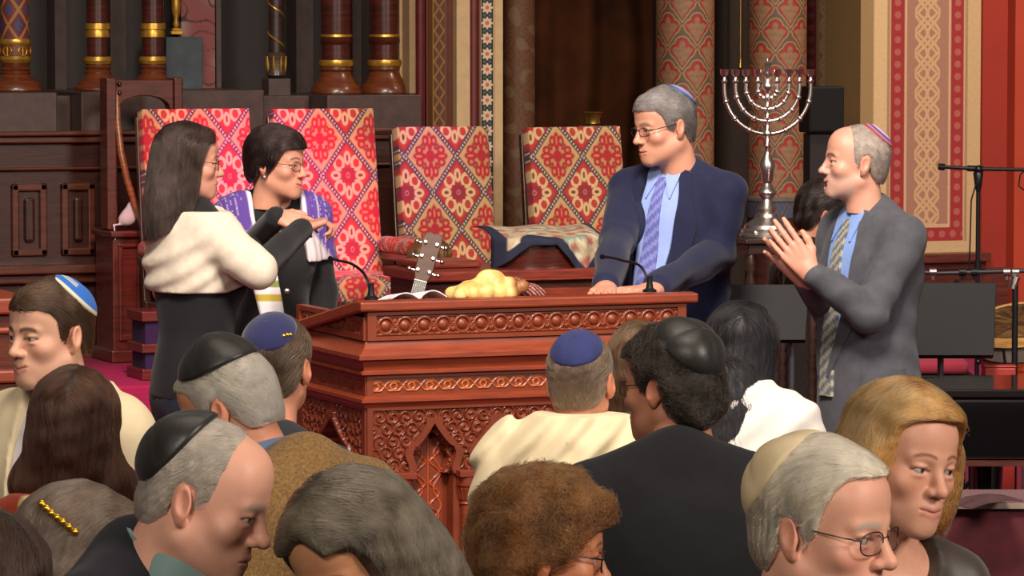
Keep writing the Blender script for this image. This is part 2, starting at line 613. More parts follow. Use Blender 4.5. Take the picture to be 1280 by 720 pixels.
for a, bq, c in (((56, 19), (49, 20.5), (50, 19)), ((78, 19.5), (70, 21), (71, 19))):
    bb = MB(); bb.lathe([(19.2 * s, zc(a[0]) - base), (bq[1] * s, zc((a[0] + bq[0]) / 2) - base), (19.2 * s, zc(bq[0]) - base)], n=36); bb.build('gold_ring', gold, t, True)
bb = MB(); bb.lathe([(19 * s, zc(78) - base), (19 * s, zc(50) - base)], n=36); o = bb.build('drum', W('drum wood', '6b3a1c'), t, True)
for q in range(6):
    an = -PI / 2 + .25 + q * PI / 3
    bb = MB(); cx_, cy_, cz_ = 19.3 * s * math.cos(an), 19.3 * s * math.sin(an), zc(64) - base
    bb.tube([(cx_ + .022 * math.cos(k * PI / 8) * -math.sin(an), cy_ + .022 * math.cos(k * PI / 8) * math.cos(an), cz_ + .022 * math.sin(k * PI / 8)) for k in range(17)], .0035, 6)
    bb.tube([(cx_, cy_, cz_ - .02), (cx_, cy_, cz_ + .02)], .003, 6)
    bb.build('gilt_emblem', gold, o, True)
bb = MB(); bb.lathe([(35 * s, 0), (35 * s, .012), (30 * s, .04), (22 * s, .062), (20 * s, .064), (18 * s, .075), (19.5 * s, .083), (17.5 * s, .092), (19.5 * s, .1), (17 * s, .11), (18.5 * s, zc(78) - base)], n=40); bb.build('base', cw[1], t, True, sharp=35)

# slender spiral column
x = PY(345, 60, 18.4)[0]; base = zc(129)
t = thing('spiral_column', 'slender dark column wound with a gold spiral on a square block', 'column', (x, 18.4, base + .003))
s = 18.9 / F
bb = MB(); bb.box(-15 * s, 15 * s, -15 * s, 15 * s, 0, zc(99) - base); bb.build('base', greyrev, t, bev=.006)
bb = MB(); bb.lathe([(8 * s, zc(99) - base), (13 * s, zc(95) - base), (11 * s, zc(80) - base), (13 * s, zc(70) - base), (9 * s, zc(66) - base)], n=28); o = bb.build('capital', W('dark capital', '4b3a30'), t, True)
for q in range(8):
    an = q * PI / 4 + .2
    bb = MB(); bb.tube([(11.5 * s * math.cos(an), 11.5 * s * math.sin(an), zc(93) - base), (12.2 * s * math.cos(an), 12.2 * s * math.sin(an), zc(82) - base), (13.2 * s * math.cos(an), 13.2 * s * math.sin(an), zc(71) - base)], [.003, .007, .003], 6); bb.build('leaf', gold, o, True)
bb = MB(); bb.lathe([(9.5 * s, zc(66) - base), (9.5 * s, 3.4 - base)], n=28); o = bb.build('shaft', W('dark shaft', '33201c', coat=.5), t, True)
bb = MB(); n_ = 140
bb.tube([(9.8 * s * math.cos(-k * .22), 9.8 * s * math.sin(-k * .22), zc(62) - base + k * .0052) for k in range(n_)], .004, 6); bb.build('gold_spiral', gold, o, True)

# things in the niche between the columns
x0, x1 = xb(229, 18.7), xb(271, 18.7)
def marble(u, v):
    n1 = nz(u, v, 0 * u, 40, 1); n2 = nz(u, v, 0 * u + 3, 18, 4)
    c = mixc(np.tile(lin('7d3f3c'), (len(u), 1)), lin('8a7873'), sst(-.2, .5, n2))
    return mixc(c, lin('3a1414'), sst(.07, .02, np.abs(n1 * .5 + n2 * .5)))
o = grid_obj('marble_panel', (x0, 18.72, zb(111, 18.7)), (x1 - x0, 0, 0), (0, 0, 1.1), 50, 200, paint, None, None, marble, back=.05, loc=(x0, 18.75, zb(111, 18.7)))
tag(o, 'tall narrow slab of red veined marble in the niche behind the slate block', 'panel')
b = MB(); b.box(xb(207, 18.62), xb(253, 18.62), 18.6, 18.68, zb(111, 18.6), zb(46, 18.6)); o = b.build('slate_block', mat('blue grey slate', '3a434b', rough=.6, var=.15, vscale=12), loc=(5.7, 18.64, zb(111, 18.6)), bev=.004)
tag(o, 'plain blue grey slate block standing in the dark niche', 'slab')
t = thing('gilded_ornament', 'bright gilded bracket hanging above the slate block in the niche', 'ornament', (xb(221, 18.64), 18.64, zb(43, 18.6)))
s = 19 / F
b = MB(); b.box(-8 * s, 8 * s, -.02, .02, 0, .018); b.box(-6 * s, 6 * s, -.018, .018, .018, .03); b.build('foot', gold, t, bev=.003)
b = MB(); b.lathe([(3 * s, .03), (4.5 * s, .05), (3 * s, .075), (5.5 * s, .11), (6 * s, .15), (4 * s, .24), (6 * s, .3), (6 * s, .36)], n=20); b.build('stem', gold, t, True)

# ------------------------------------------------------------------ striped pilaster in the middle
def strip(px0, px1, Y, m, nm, rnd=False, y0=-40, y1=470, cf=None, nu=20, nv=400, yf=None):
    a0, a1 = xb(px0, Y), xb(px1, Y)
    z1, z0 = 3.4, (zb(y1) if yf is None else zb(yf))
    if cf:
        return S(grid_obj(nm, (a0, Y, z0), (a1 - a0, 0, 0), (0, 0, z1 - z0), nu, nv, m, None, None, cf, back=.15, loc=((a0 + a1) / 2, Y + .07, z0)))
    b = MB()
    if rnd:
        r = (a1 - a0) / 2
        b.lathe([(r, 0), (r, z1 - z0)], ((a0 + a1) / 2, Y + r, z0), 28)
        return S(b.build(nm, m, None, True, loc=((a0 + a1) / 2, Y + r, z0)))
    b.box(a0, a1, Y, Y + .25, z0, z1)
    return S(b.build(nm, m, None, loc=((a0 + a1) / 2, Y, z0), bev=.004))
strip(500, 512, 18.35, cream, 'trim_2', yf=119); strip(512, 523, 18.25, mat('shaded cream paint', 'a58763', rough=.7, var=.05), 'trim_3', yf=119)  # second strip is the same cream, darkened to paint in its shading step
strip(522, 533, 18.12, mat('burgundy gloss', '5a1d20', rough=.25, var=.1, coat=.4), 'trim_4', True)
strip(533, 541, 18.22, burg, 'trim_5')
def goldband(u, v):
    z_ = np.abs(((v / .075) % 1) - .5) * 2
    dx = np.abs(u - .034)
    c = np.tile(lin('4e2a14'), (len(u), 1))
    c = mixc(c, lin('8a5f28'), sst(.006, .003, np.abs(dx - .026 * z_)))
    c = mixc(c, lin('7a4a20'), sst(.010, .007, np.hypot(dx, (((v / .075) % 1) - .5) * .06)))
    return mixc(c, lin('8a5f28'), sst(.029, .031, dx))
strip(541, 557, 18.17, paint, 'trim_6', cf=goldband)
strip(557, 566, 18.2, mat('brown red paint', '5c2413', rough=.45, var=.1), 'trim_7'); strip(566, 572, 18.24, mat('olive paint', '57431f', rough=.6, var=.1), 'trim_8')
strip(571, 588, 18.15, cream, 'trim_9'); strip(588, 601, 18.14, burg, 'trim_10', True)
def mosaic(u, v):
    w_ = .068; c = np.tile(lin('15181a'), (len(u), 1))
    x_, y_ = u - w_ / 2, ((v / .075) % 1 - .5) * .075
    r, a = np.hypot(x_, y_), np.arctan2(y_, x_)
    fl = .026 + .005 * np.cos(8 * a)
    c = mixc(c, lin('c9b49a'), sst(fl + .002, fl - .002, r)); c = mixc(c, lin('b4623c'), sst(.012, .009, r))
    y2 = (((v / .075) + .5) % 1 - .5) * .075
    c = mixc(c, lin('3e5a55'), sst(.009, .006, np.hypot(np.abs(x_) - .014, y2)))
    return mixc(c, lin('b09478'), sst(w_ / 2 - .004, w_ / 2 - .002, np.abs(x_)))
strip(601, 618, 18.13, paint, 'trim_11', cf=mosaic, nu=34, nv=700)
strip(618, 629, 18.16, cream, 'trim_12')

def scrolls(bg, fg, hi, per, seed=0):
    def cf(u, v):
        s_ = np.round(u / per); uu = u - s_ * per
        ph = v / per * 1.1 + (s_ % 2) * .5
        vv = (ph % 1 - .5) * per / 1.1
        sg = np.where((np.floor(ph) % 2) > 0, 1, -1)
        uu = uu * sg
        r, a = np.hypot(uu, vv), np.arctan2(vv, uu)
        sp = np.sin(2 * a + r / per * 22)
        c = np.tile(lin(bg), (len(u), 1))
        c = mixc(c, lin(fg), sst(.15, .4, sp) * sst(per * .62, per * .5, r))
        return mixc(c, lin(hi), sst(.3, .6, nz(u, v, 0 * u, 55, seed)) * .45)
    return cf
o = cyl_paint('damask_column', xb(648, 18.5), 18.5, .082, TZ, 3.4, scrolls('4d3a1e', '5e1710', '6b5c40', .085), None, 110, 500)
o.data.transform(Matrix.Translation((-xb(648, 18.5), -18.5, -TZ))); o.location = (xb(648, 18.5), 18.5, TZ)
tag(o, 'slim round column in olive and dark red scroll pattern behind the third armchair', 'column')

# dark hanging between the columns
x0, x1 = xb(660, 19.6), xb(835, 19.6)
b_ = grid_obj('dark_curtain', (x0, 19.6, TZ + .02), (x1 - x0, 0, 0), (0, 0, 2.6), 120, 120, mat('dark brown velvet', '43220e', rough=.9, var=.25, vscale=4, sheen=0, spec=.15), None,
         lambda u, v: .035 * np.sin(u * 26 + .6 * np.sin(v * 3)) + .04 * nz(u, v, 0 * u, 7, 2), back=.08, loc=((x0 + x1) / 2, 19.65, TZ))
tag(b_, 'dark brown curtain filling the recess above the fourth armchair', 'curtain')

# red fleuron columns
def fleuron(u, v):
    A, B = .155, .118
    def cell(du, dv):
        uu = ((u / A + du) % 1 - .5) * A; vv = ((v / (2 * B) + dv) % 1 - .5) * 2 * B
        return uu, vv
    c = np.tile(lin('5d463c'), (len(u), 1))
    best = None
    for du, dv in ((0, 0), (.5, .5)):
        x_, y_ = cell(du, dv)
        ax = np.abs(x_)
        # ogee: trefoil above, point below
        d = np.minimum(np.hypot(x_, y_ - .042) - .032, np.maximum(np.hypot(ax - .030, y_ - .012) - .030, -1))
        d = np.minimum(d, np.where(y_ < .02, ax * .85 + np.maximum(-y_ * .62 - .002, -.03) - .043, 1))
        best = d if best is None else np.minimum(best, d)
        inn = np.minimum.reduce([np.hypot(x_ / .8, (y_ - .036) / 1.2) - .020, np.hypot(ax - .029, (y_ - .010)) - .019, np.where(y_ < .02, ax * .9 - y_ * .6 - .040, 1)])
        rib = np.abs(np.sin((ax - .004) * 260 + y_ * 30))
        m_ = sst(.002, -.002, inn)
        c = mixc(c, lin('961b1b'), sst(.001, -.003, d))
        cc = mixc(np.tile(lin('856548'), (len(u), 1)), lin('5e3a2c'), sst(.35, .1, rib) * .6)
        c = c * (1 - m_[:, None]) + cc * m_[:, None]
    edge = sst(.0045, .001, np.abs(best - .0075))
    return mixc(c, lin('a98d52'), edge * .75)
for i, (pxc, r, bot) in enumerate(((856, .147, 330), (971, .149, 247))):
    x = xb(pxc, 18.35); zbot = zb(bot, 18.3, pxc)
    t = thing('fleuron_column', ['thick red and tan patterned column directly behind the man in the navy suit', 'thick red and tan patterned column directly behind the silver menorah'][i], 'column', (x, 18.35, TZ))
    cyl_paint('shaft', 0, 0, r, zbot - TZ, 3.4 - TZ, fleuron, t, 230, 620)
    b = MB(); zt = zbot - TZ
    b.lathe([(r * 1.02, zt - .10), (r * 1.02, zt - .018), (r * 1.08, zt - .015), (r * 1.08, zt), (r * .99, zt + .008)], n=48); o = b.build('base_collar', mat('grey stone', '5d5654', rough=.6, var=.1), t, True, sharp=30)
    def zig(u, v):
        z_ = np.abs(((u / .085) % 1) - .5) * 2
        c = mixc(np.tile(lin('3c4358'), (len(u), 1)), lin('8a8078'), sst(.3, .36, np.abs(v / .085 - z_) * -1 + .5))
        return mixc(c, lin('3a2a28'), sst(.18, .1, np.abs(v / .085 - z_)))
    cyl_paint('zigzag_band', 0, 0, r * 1.03, zt - .10, zt - .016, zig, o, 200, 16)
    b = MB(); b.lathe([(r * 1.35, 0), (r * 1.35, .12), (r * 1.1, .16), (r * 1.0, zt - .1)], n=40); b.build('base', walnut, t, True, sharp=30)
# dark reveal with a brass rod
b = MB(); b.box(xb(835, 19.0), xb(1012, 19.0), 19.0, 19.2, TZ, 3.4); S(b.build('wall_reveal', darkrev, loc=(8.6, 19.1, TZ)))
b = MB(); xx = xb(925, 18.9); b.tube([(xx, 18.9, zb(88, 18.9)), (xx, 18.9, 3.3)], .006, 8); b.lathe([(.004, 0), (.013, .012), (.009, .05), (.005, .06)], (xx, 18.9, zb(90, 18.9)), 14)
tag(b.build('hanging_rod', brassm, None, True, loc=(xx, 18.9, zb(90, 18.9))), 'thin brass rod hanging in the dark gap left of the menorah column', 'rod')

# ------------------------------------------------------------------ painted wall on the right
PXM = xb(1151) - xb(1150)
def dots(c, x_, v, ctr, half, red, dot, per=.0625):
    m_ = sst(half, half - .004, np.abs(x_ - ctr))
    c = mixc(c, lin(red), m_)
    r = np.hypot(x_ - ctr, ((v / per) % 1 - .5) * per)
    return mixc(c, lin(dot), sst(.020, .016, r) * .8)
def strap(x_, v, c, bg, fg, hw):
    m_ = sst(hw, hw - .003, np.abs(x_))
    c = mixc(c, lin(bg), m_)
    T = .205; A = .056
    y_ = v % T
    tri = (np.abs((y_ / T) * 2 - 1) * 2 - 1) * A
    d = np.minimum(np.abs(x_ - tri), np.abs(x_ + tri)) * .72
    for k in (0, .5):
        yy = ((v / T + k) % 1 - .5) * T
        for sg in (-1, 1):
            dx = np.abs(x_ - sg * .036); dy = np.abs(yy)
            hexd = np.abs(np.maximum(dx * .75 + dy * .62, dx) - .033)
            d = np.minimum(d, np.where((np.abs(x_) < .072), hexd, 1))
    return mixc(c, lin(fg), sst(.0085, .006, d) * m_)
def rightpaint(u, v, ztop=[0]):
    px = 1075 + u / PXM
    H0 = .072                                       # lower edge of the panel
    c = np.tile(lin('b59770'), (len(u), 1))
    c = mixc(c, lin('8a7048'), sst(1092, 1090, px))
    c = mixc(c, lin('c3a479'), sst(1091, 1093, px) * sst(1109, 1107, px))
    c = mixc(c, lin('7d5a40'), sst(2, 1.2, np.abs(px - 1109.5)) * .6 + sst(2, 1.2, np.abs(px - 1207)) * sst(H0 - .01, H0, v) * .6)
    ctr = (1158 - 1075) * PXM
    ins = (v > H0)
    full = (v > H0) * 1.0
    c2 = mixc(c, lin('8e2024'), sst(1112, 1113, px) * sst(1204, 1203, px))
    x_ = u
    c2 = dots(c2, x_, v, (1121 - 1075) * PXM, .034, '8e2024', 'a05a4c')
    c2 = dots(c2, x_, v, (1196 - 1075) * PXM, .034, '8e2024', 'a05a4c')
    c2 = mixc(c2, lin('b89a78'), sst(1129, 1130, px) * sst(1188, 1187, px))
    c2b = mixc(c2, lin('956a58'), sst(1132, 1133, px) * sst(1185, 1184, px))
    c2b = strap(x_ - ctr, v, c2b, '956a58', 'b8946e', .092)
    c2 = np.where((v > H0 + .085)[:, None], c2b, c2)
    bot = (v < H0 + .068) & (px > 1112) & (px < 1204)
    cb = np.tile(lin('8e2024'), (len(u), 1))
    r = np.hypot(((u / .0625) % 1 - .5) * .0625, v - H0 - .034)
    cb = mixc(cb, lin('a05a4c'), sst(.020, .016, r) * .8)
    c2 = np.where(bot[:, None], cb, c2)
    return np.where((v > H0)[:, None], c2, c)
x0, x1 = xb(1075), xb(1226); z0 = zb(319, YB, 1150)
S(grid_obj('wall_right', (x0, YB, z0), (x1 - x0, 0, 0), (0, 0, 2.1), 250, 700, paint, None, None, rightpaint, back=.4, loc=((x0 + x1) / 2, YB + .2, z0)))
def shaded_sidepaint(u, v):  # side wall's shadow is put into these darker pattern colours
    Lw = xb(1080, 18.9) - xb(1006, 18.9)
    px = 1006 + u / Lw * 74
    c = np.tile(lin('7d6246'), (len(u), 1))
    c = strap((px - 1040) * .0043, v, c, '7a5a44', '8f7250', .075)
    c = dots(c, (px - 1013) * .0043, v, 0, .03, '6a1d20', '80443c'); c = dots(c, (px - 1067) * .0043, v, 0, .032, '8a2024', '96504a')
    return c
x0, x1 = xb(1006, 18.9), xb(1084, 18.9)
S(grid_obj('wall_side', (x0, 18.9, TZ), (x1 - x0, 0, 0), (0, 0, 2.4), 150, 600, paint, None, None, shaded_sidepaint, back=.2, loc=((x0 + x1) / 2, 19, TZ)))
b = MB(); b.box(xb(1225), xb(1269), YB - .02, YB + .4, TZ, 3.4); S(b.build('wall_red', redwall, loc=(10, YB + .2, TZ)))
b = MB(); b.box(xb(1268, YB - .1), 13.5, YB - .1, YB + .4, TZ, 3.4); S(b.build('wall_far', redwall2, loc=(11, YB + .2, TZ)))
b = MB(); z1 = zb(319, YB, 1150)
b.box(xb(1072), xb(1226), YB - .12, YB + .3, z1 - .035, z1 + .012); b.box(xb(1072), xb(1226), YB - .07, YB + .3, z1 - .075, z1 - .03)
b.box(xb(1060), 13.5, YB - .05, YB + .3, TZ, z1 - .07)
S(b.build('baseboard_right', W('brown wainscot', '5a2a22', coat=.15), loc=(10, YB, TZ), bev=.006))

# ------------------------------------------------------------------ armchairs
CA, CB_ = .128, .172
def weave(u, v, u0=0.0, v0=0.0):
    x_, y_ = u - u0, v - v0
    s_, t_ = (x_ / CA + y_ / CB_) / 2, (x_ / CA - y_ / CB_) / 2
    i, j = np.round(s_), np.round(t_)
    par = (i + j) % 2
    lx, ly = x_ - CA * (i + j), y_ - CB_ * (i - j)
    p, q = lx / CA, ly / CB_
    m = np.abs(p) + np.abs(q)
    ax, ay = np.abs(p), np.abs(q)
    tan, red = lin('b08556'), lin('a0282a')
    c = np.where((par == 1)[:, None], tan, red) * np.ones((len(u), 1))
    # tan cells: a red cross of tulips
    f1 = np.minimum(np.hypot(p / .10, (ay - .40) / .26), np.hypot((ax - .40) / .26, q / .10))
    cu = np.minimum(np.abs(np.hypot((ax - .17) / 1, (ay - .42) / 1.3) - .085), np.abs(np.hypot((ax - .42) / 1.3, (ay - .17)) - .085))
    f2 = np.minimum(cu / .035, np.hypot(ax - .22, ay - .22) / .055)
    ctr = np.hypot(p, q) / .17
    redm = sst(1.12, .92, np.minimum.reduce([f1, f2, ctr]))
    hol = sst(1.1, .9, np.minimum(np.hypot(p / .035, (ay - .44) / .12), np.hypot((ax - .44) / .12, q / .035)))
    ct = mixc(np.tile(tan, (len(u), 1)), lin('c09a68'), sst(.93, .82, m) * sst(.70, .76, m))
    ct = mixc(ct, lin('a8202c'), redm); ct = mixc(ct, lin('c8774c'), hol)
    ct = mixc(ct, lin('6a2c34'), sst(.06, .04, np.hypot(ax - .3, ay - .3)) * .8)
    # red cells: cream flowers round a rosette
    g1 = np.minimum(np.hypot(p / .13, (ay - .47) / .19), np.hypot((ax - .47) / .19, q / .13))
    arc = np.abs(np.hypot(ax - .33, ay - .33) - .17)
    g2 = np.where((ax + ay < .86), arc / .05, 9)
    crm = sst(1.1, .9, np.minimum(g1, g2))
    cr = mixc(np.tile(red, (len(u), 1)), lin('c0482f'), sst(.30, .42, m) * sst(.85, .75, m) * .45)
    cr = mixc(cr, lin('cfae80'), crm)
    cr = mixc(cr, lin('6e3a24'), sst(1.15, .9, np.minimum(np.hypot(p / .045, (ay - .47) / .09), np.hypot((ax - .47) / .09, q / .045))))
    cr = mixc(cr, lin('8c2536'), (np.maximum(ax * .75, ay) < .19) * 1.0)
    cr = mixc(cr, lin('bb7a50'), sst(.02, .01, np.abs(np.hypot(p, q) - .06)))
    c = np.where((par == 1)[:, None], ct, cr)
    bead = .5 + .5 * np.sin((s_ - t_) * 2 * PI * 11)*np.sign(1)
    bl = np.minimum(np.abs(s_ - i - .5), np.abs(s_ - i + .5)); bl2 = np.minimum(np.abs(t_ - j - .5), np.abs(t_ - j + .5))
    along = np.where(bl < bl2, t_, s_)
    bd = np.minimum(bl, bl2)
    bead = (np.sin(along * 2 * PI * 13) > 0)
    c = mixc(c, lin('4a3648'), sst(.055, .048, bd))
    return np.where(((bd < .026) & bead)[:, None], np.array(lin('b8a888')), c)

carved = W('carved chair wood', '4b2a18', coat=.3)
def soft(name, lo, hi, r, h, parent, colf):
    lo, hi = np.array(lo), np.array(hi); c, e = (lo + hi) / 2, (hi - lo) / 2 - r
    def fn(x, y, z):
        qx, qy, qz = np.abs(x - c[0]) - e[0], np.abs(y - c[1]) - e[1], np.abs(z - c[2]) - e[2]
        return np.sqrt(np.maximum(qx, 0) ** 2 + np.maximum(qy, 0) ** 2 + np.maximum(qz, 0) ** 2) + np.minimum(np.maximum(np.maximum(qx, qy), qz), 0) - r
    v, f = blob([['u', .001, fn, lo, hi]], h)
    return mesh_obj(name, v, f, uphol, parent, True, colf(v[:, 0], v[:, 1], v[:, 2]))
def armchair(xc, w, H, label, u0, top_v, rzdeg=0):
    t = thing('armchair', label, 'chair', (xc, 17.28, TZ), math.radians(rzdeg), 'high backed patterned armchairs on the platform')
    zb0 = .40; hb = H - zb0; rec = .13
    yb = lambda z: .02 + rec * (z - zb0) / hb
    nrm = np.array([0, -1, rec / hb]); nrm /= np.linalg.norm(nrm)
    grid_obj('backrest', (-w / 2, yb(zb0), zb0), (w, 0, 0), (0, rec, hb), 150, 230, uphol, t, lambda u, v: .012 * np.minimum(1, np.minimum(np.minimum(u, w - u), np.minimum(v, hb - v)) / .03) ** .5, lambda u, v: weave(u, v, u0, hb - top_v), N=nrm, back=.065)
    b = MB()
    for sg in (-1, 1): b.obox((sg * (w / 2 - .02), .11, .0), (sg * (w / 2 - .02), .10 + rec + .02, H - .05), .035, .035)
    b.build('back_post', carved, t, bev=.005)
    soft('seat', (-w / 2 + .005, -.46, .29), (w / 2 - .005, .05, .42), .05, .006, t, lambda x, y, z: weave(x, y * .9 + z * .9, u0 - w / 2, .1))
    b = MB(); b.box(-w / 2, w / 2, -.44, .1, .22, .30); b.build('seat_rail', carved, t, bev=.008)
    o = b = MB()
    for k in range(24): b.tube([(-w / 2 + w * (k + .5) / 24, -.452, .31), (-w / 2 + w * (k + .5) / 24, -.455, .265)], [.006, .009], 6)
    b.build('fringe', mat('dark red fringe', '5a1a22', rough=.9, var=.2), t, True)
    for sg in (-1, 1):
        xa = sg * (w / 2 + .015)
        soft('arm_pad', (xa - .045, -.40, .50), (xa + .045, .05, .575), .035, .006, t, lambda x, y, z: weave(y + .3 * x, z + x * .6, .03, .2))
        b = MB(); b.box(xa - .035, xa + .035, -.42, .06, .47, .505); b.build('arm_rail', carved, t, bev=.008)
        b = MB(); b.lathe([(.03, .46), (.055, .475), (.06, .50), (.058, .53), (.045, .56), (.02, .575)], (xa, -.43, 0), 20)
        for k in range(14):
            q = 2 * PI * k / 14; b.ball((xa + .057 * math.cos(q), -.43 + .057 * math.sin(q), .515), (.009, .009, .025), 6, 4)
        b.build('arm_cap', mat('gilt carved wood', '7a5a30', rough=.4, metal=.3, var=.25), t, True)
        for yy, z1 in ((-.43, .47),):
            b = MB(); b.lathe([(.026, 0), (.03, .03), (.02, .06), (.028, .12), (.03, .22), (.03, .3), (.022, .33), (.028, .36), (.02, .42), (.03, z1)], (xa, yy, 0), 18); b.build('leg', carved, t, True)
        b = MB(); b.obox((xa * .9, .10, 0), (xa * .9, .08, .3), .045, .045); b.build('leg', carved, t, bev=.005)
    return t
for px0, px1, Hh, lab, u0f in ((182, 317, 1.178, 'patterned armchair in pink light half hidden by the long haired woman', .78), (347, 473, 1.174, 'patterned armchair in bright pink light behind the dark haired woman in black dress', .7),
                            (502, 616, 1.087, 'red and tan patterned armchair standing behind the guitar head and challah', .62), (666, 782, 1.079, 'red and tan patterned armchair in plain light beside the man in navy suit', .56)):
    a0, a1 = xb(px0, 17.36, 150), xb(px1, 17.36, 150)
    armchair((a0 + a1) / 2, a1 - a0, Hh, lab, (a1 - a0) * u0f, .315)

# small brass bowl on the ledge behind the fourth chair
x = xb(741, 17.75); zt_ = zb(156, 17.75, 741)
t = thing('side_pedestal', 'dark narrow wooden pedestal behind the fourth armchair carrying a brass bowl', 'pedestal', (x, 17.75, TZ))
b = MB(); b.box(-.07, .07, -.06, .06, 0, .05); b.box(-.05, .05, -.045, .045, .05, zt_ - TZ - .03); b.box(-.1, .1, -.07, .07, zt_ - TZ - .03, zt_ - TZ - .002); b.build('post', walnut, t, bev=.006)
b = MB(); b.lathe([(.03, 0), (.036, .006), (.034, .03), (.045, .055), (.05, .06), (.047, .062), (.03, .05)], (0, 0, 0), 24); o = b.build('brass_bowl', brassm, None, True); o.location = (x, 17.75, zt_)
tag(o, 'small brass bowl showing just above the top of the fourth armchair', 'bowl')

# ------------------------------------------------------------------ tall wooden frame on a pedestal at the left
d0 = 17.6; Yf = 17.62
fx = lambda px: xb(px, Yf); fz = lambda py: zb(py, Yf, 185)
t = thing('pedestal_cabinet', 'reddish panelled wooden pedestal carrying the tall openwork frame', 'pedestal', ((fx(137) + fx(190)) / 2, Yf + .14, TZ))
b = MB(); b.box(fx(140), fx(232), Yf, Yf + .28, TZ, fz(292)); b.build('carcass', W('red wood', '5c2012'), t, bev=.008)
for za, zb2 in ((fz(296), fz(288)), (TZ, TZ + .06)):
    b = MB(); b.box(fx(136), fx(236), Yf - .03, Yf + .3, za, zb2); b.build('molding', W('red wood', ''), t, bev=.008)
b = MB(); b.box(fx(147), fx(152), Yf - .015, Yf, TZ + .12, fz(305)); b.box(fx(170), fx(175), Yf - .015, Yf, TZ + .12, fz(305)); b.box(fx(147), fx(175), Yf - .015, Yf, fz(309), fz(304)); b.box(fx(147), fx(175), Yf - .015, Yf, TZ + .1, TZ + .13); b.build('raised_panel', W('red wood', ''), t, bev=.005)
done(t)
t = thing('openwork_frame', 'tall reddish wooden frame with pegged corners, arched top and curved brace', 'frame', ((fx(137) + fx(232)) / 2, Yf + .2, fz(288) + .002))
frm = W('frame wood', '5c2416', coat=.4)
zb_, zt2 = fz(288) + .002, fz(97)
for x0, x1 in ((137, 150), (222, 233)):
    b = MB(); b.box(fx(x0), fx(x1), Yf + .04, Yf + .16, zb_, zt2); b.build('post', frm, t, bev=.008)
b = MB(); aw0, aw1 = fx(150), fx(222); cx_ = (aw0 + aw1) / 2
pl = [(aw0, fz(100)), (aw0, fz(140))] + [(cx_ + (aw1 - aw0) / 2 * .86 * math.cos(PI - k * PI / 14), fz(135) + .055 * math.sin(k * PI / 14)) for k in range(15)] + [(aw1, fz(140)), (aw1, fz(100))]
b.prism(pl[::-1], Yf + .06, Yf + .13); b.build('arched_rail', frm, t, bev=.004)
b = MB(); b.tube([(fx(152), Yf + .08, fz(108)), (fx(151), Yf + .05, fz(150)), (fx(153), Yf + .02, fz(190)), (fx(159), Yf, fz(225)), (fx(168), Yf - .01, fz(258)), (fx(178), Yf - .02, fz(284))], .016, 10); b.build('curved_brace', W('light brace wood', '9a5a30', coat=.4), t, True)
for px, py in ((154, 105), (154, 116), (230, 105), (230, 116)):
    b = MB(); b.ball((fx(px), Yf + .05, fz(py)), .011, 10, 6); b.build('peg', walnut, t, True)
done(t)
v, f = blob([ell((0, 0, .045), (.036, .03, .04), .02), ell((.012, 0, .085), (.02, .02, .03), .02), ell((-.02, .0, .03), (.03, .025, .025), .02), cone((-.03, 0, .01), (-.075, -.01, .006), .006, .005, .01), cone((-.075, -.012, .006), (-.078, -.045, -.06), .005, .004, .008)], .005)
o = mesh_obj('white_cloth', v, f, mat('white cotton', 'd8d2cc', rough=.85, var=.06), None, True); o.location = (fx(163), Yf + .03, fz(288) + .02)
tag(o, 'small white knotted cloth with hanging cord on the pedestal cabinet', 'cloth')
# low purple-fronted stool beside the pedestal
x = xb(190, 16.75); t = thing('step_stool', 'low wooden step stool with purple side panels beside the pedestal', 'stool', (x, 16.8, TZ))
zz_ = zb(388, 16.75, 190) - TZ
for k, (za, zc_) in enumerate(((.0, .05), (.12, .16), (zz_ - .045, zz_))):
    b = MB(); b.box(-.07, .25, -.12, .12, za, zc_); b.build('tread' if k else 'base', mahogd, t, bev=.005)
b = MB(); b.box(-.05, .23, -.1, .1, .05, .12); b.box(-.05, .23, -.1, .1, .16, zz_ - .045); b.build('side_panel', mat('purple felt', '1e1638', rough=.9, var=.1), t)
# carved stall end at the far left
def PTZ(px, py, d): return P(px, py, d)
q = P(-30, 370, 12.2)
t = thing('carved_stall', 'low carved wooden stall with moulded top at the far left behind the blue kippah man', 'stall', (q[0], q[1], BZ))
zt_ = q[2] - BZ
b = MB(); b.box(-.3, .125, -.1, .25, 0, zt_ - .05); b.build('carcass', mahogd, t, bev=.006)
for z0_, z1_, e in ((zt_ - .05, zt_, .03), (zt_ - .11, zt_ - .09, .015), (zt_ - .26, zt_ - .22, .02), (zt_ - .34, zt_ - .325, .012), (0, .1, .02)):
    b = MB(); b.box(-.3, .125 + e, -.1 - e, .25 + e, z0_, z1_); b.build('molding', mahog, t, bev=.008)
# ------------------------------------------------------------------ the carved reading desk in front
PXL, PXR, PYF = 4.079, 5.128, 11.263
pz = lambda py: PY(458, py, PYF)[2]
t = thing('pulpit', 'large carved red mahogany reading desk with arcaded front on the stage', 'desk', ((PXL + PXR) / 2, PYF + .35, BZ))
PD = .62
WD = np.array(lin('733017')); WDd = np.array(lin('7a2a18'))
def woodc(u, v, k=1.0): return np.tile(WD * k, (len(u), 1))
# sloping top
b = MB(); b.prism([(PYF - .028, pz(389)), (PYF - .028, pz(377)), (PYF + .02, pz(376)), (PYF + PD + .05, pz(376) - .115), (PYF + PD + .05, pz(376) - .15), (PYF, pz(390))], PXL - .028, PXR + .035, 0); b.build('desk_top', mahog, t, bev=.006)
b = MB(); b.prism([(PYF + .065, BZ + .1), (PYF + .065, pz(389) - .012), (PYF + PD, pz(389) - .115), (PYF + PD, BZ + .1)], PXL + .065, PXR - .005, 0); b.build('carcass', mahogd, t)
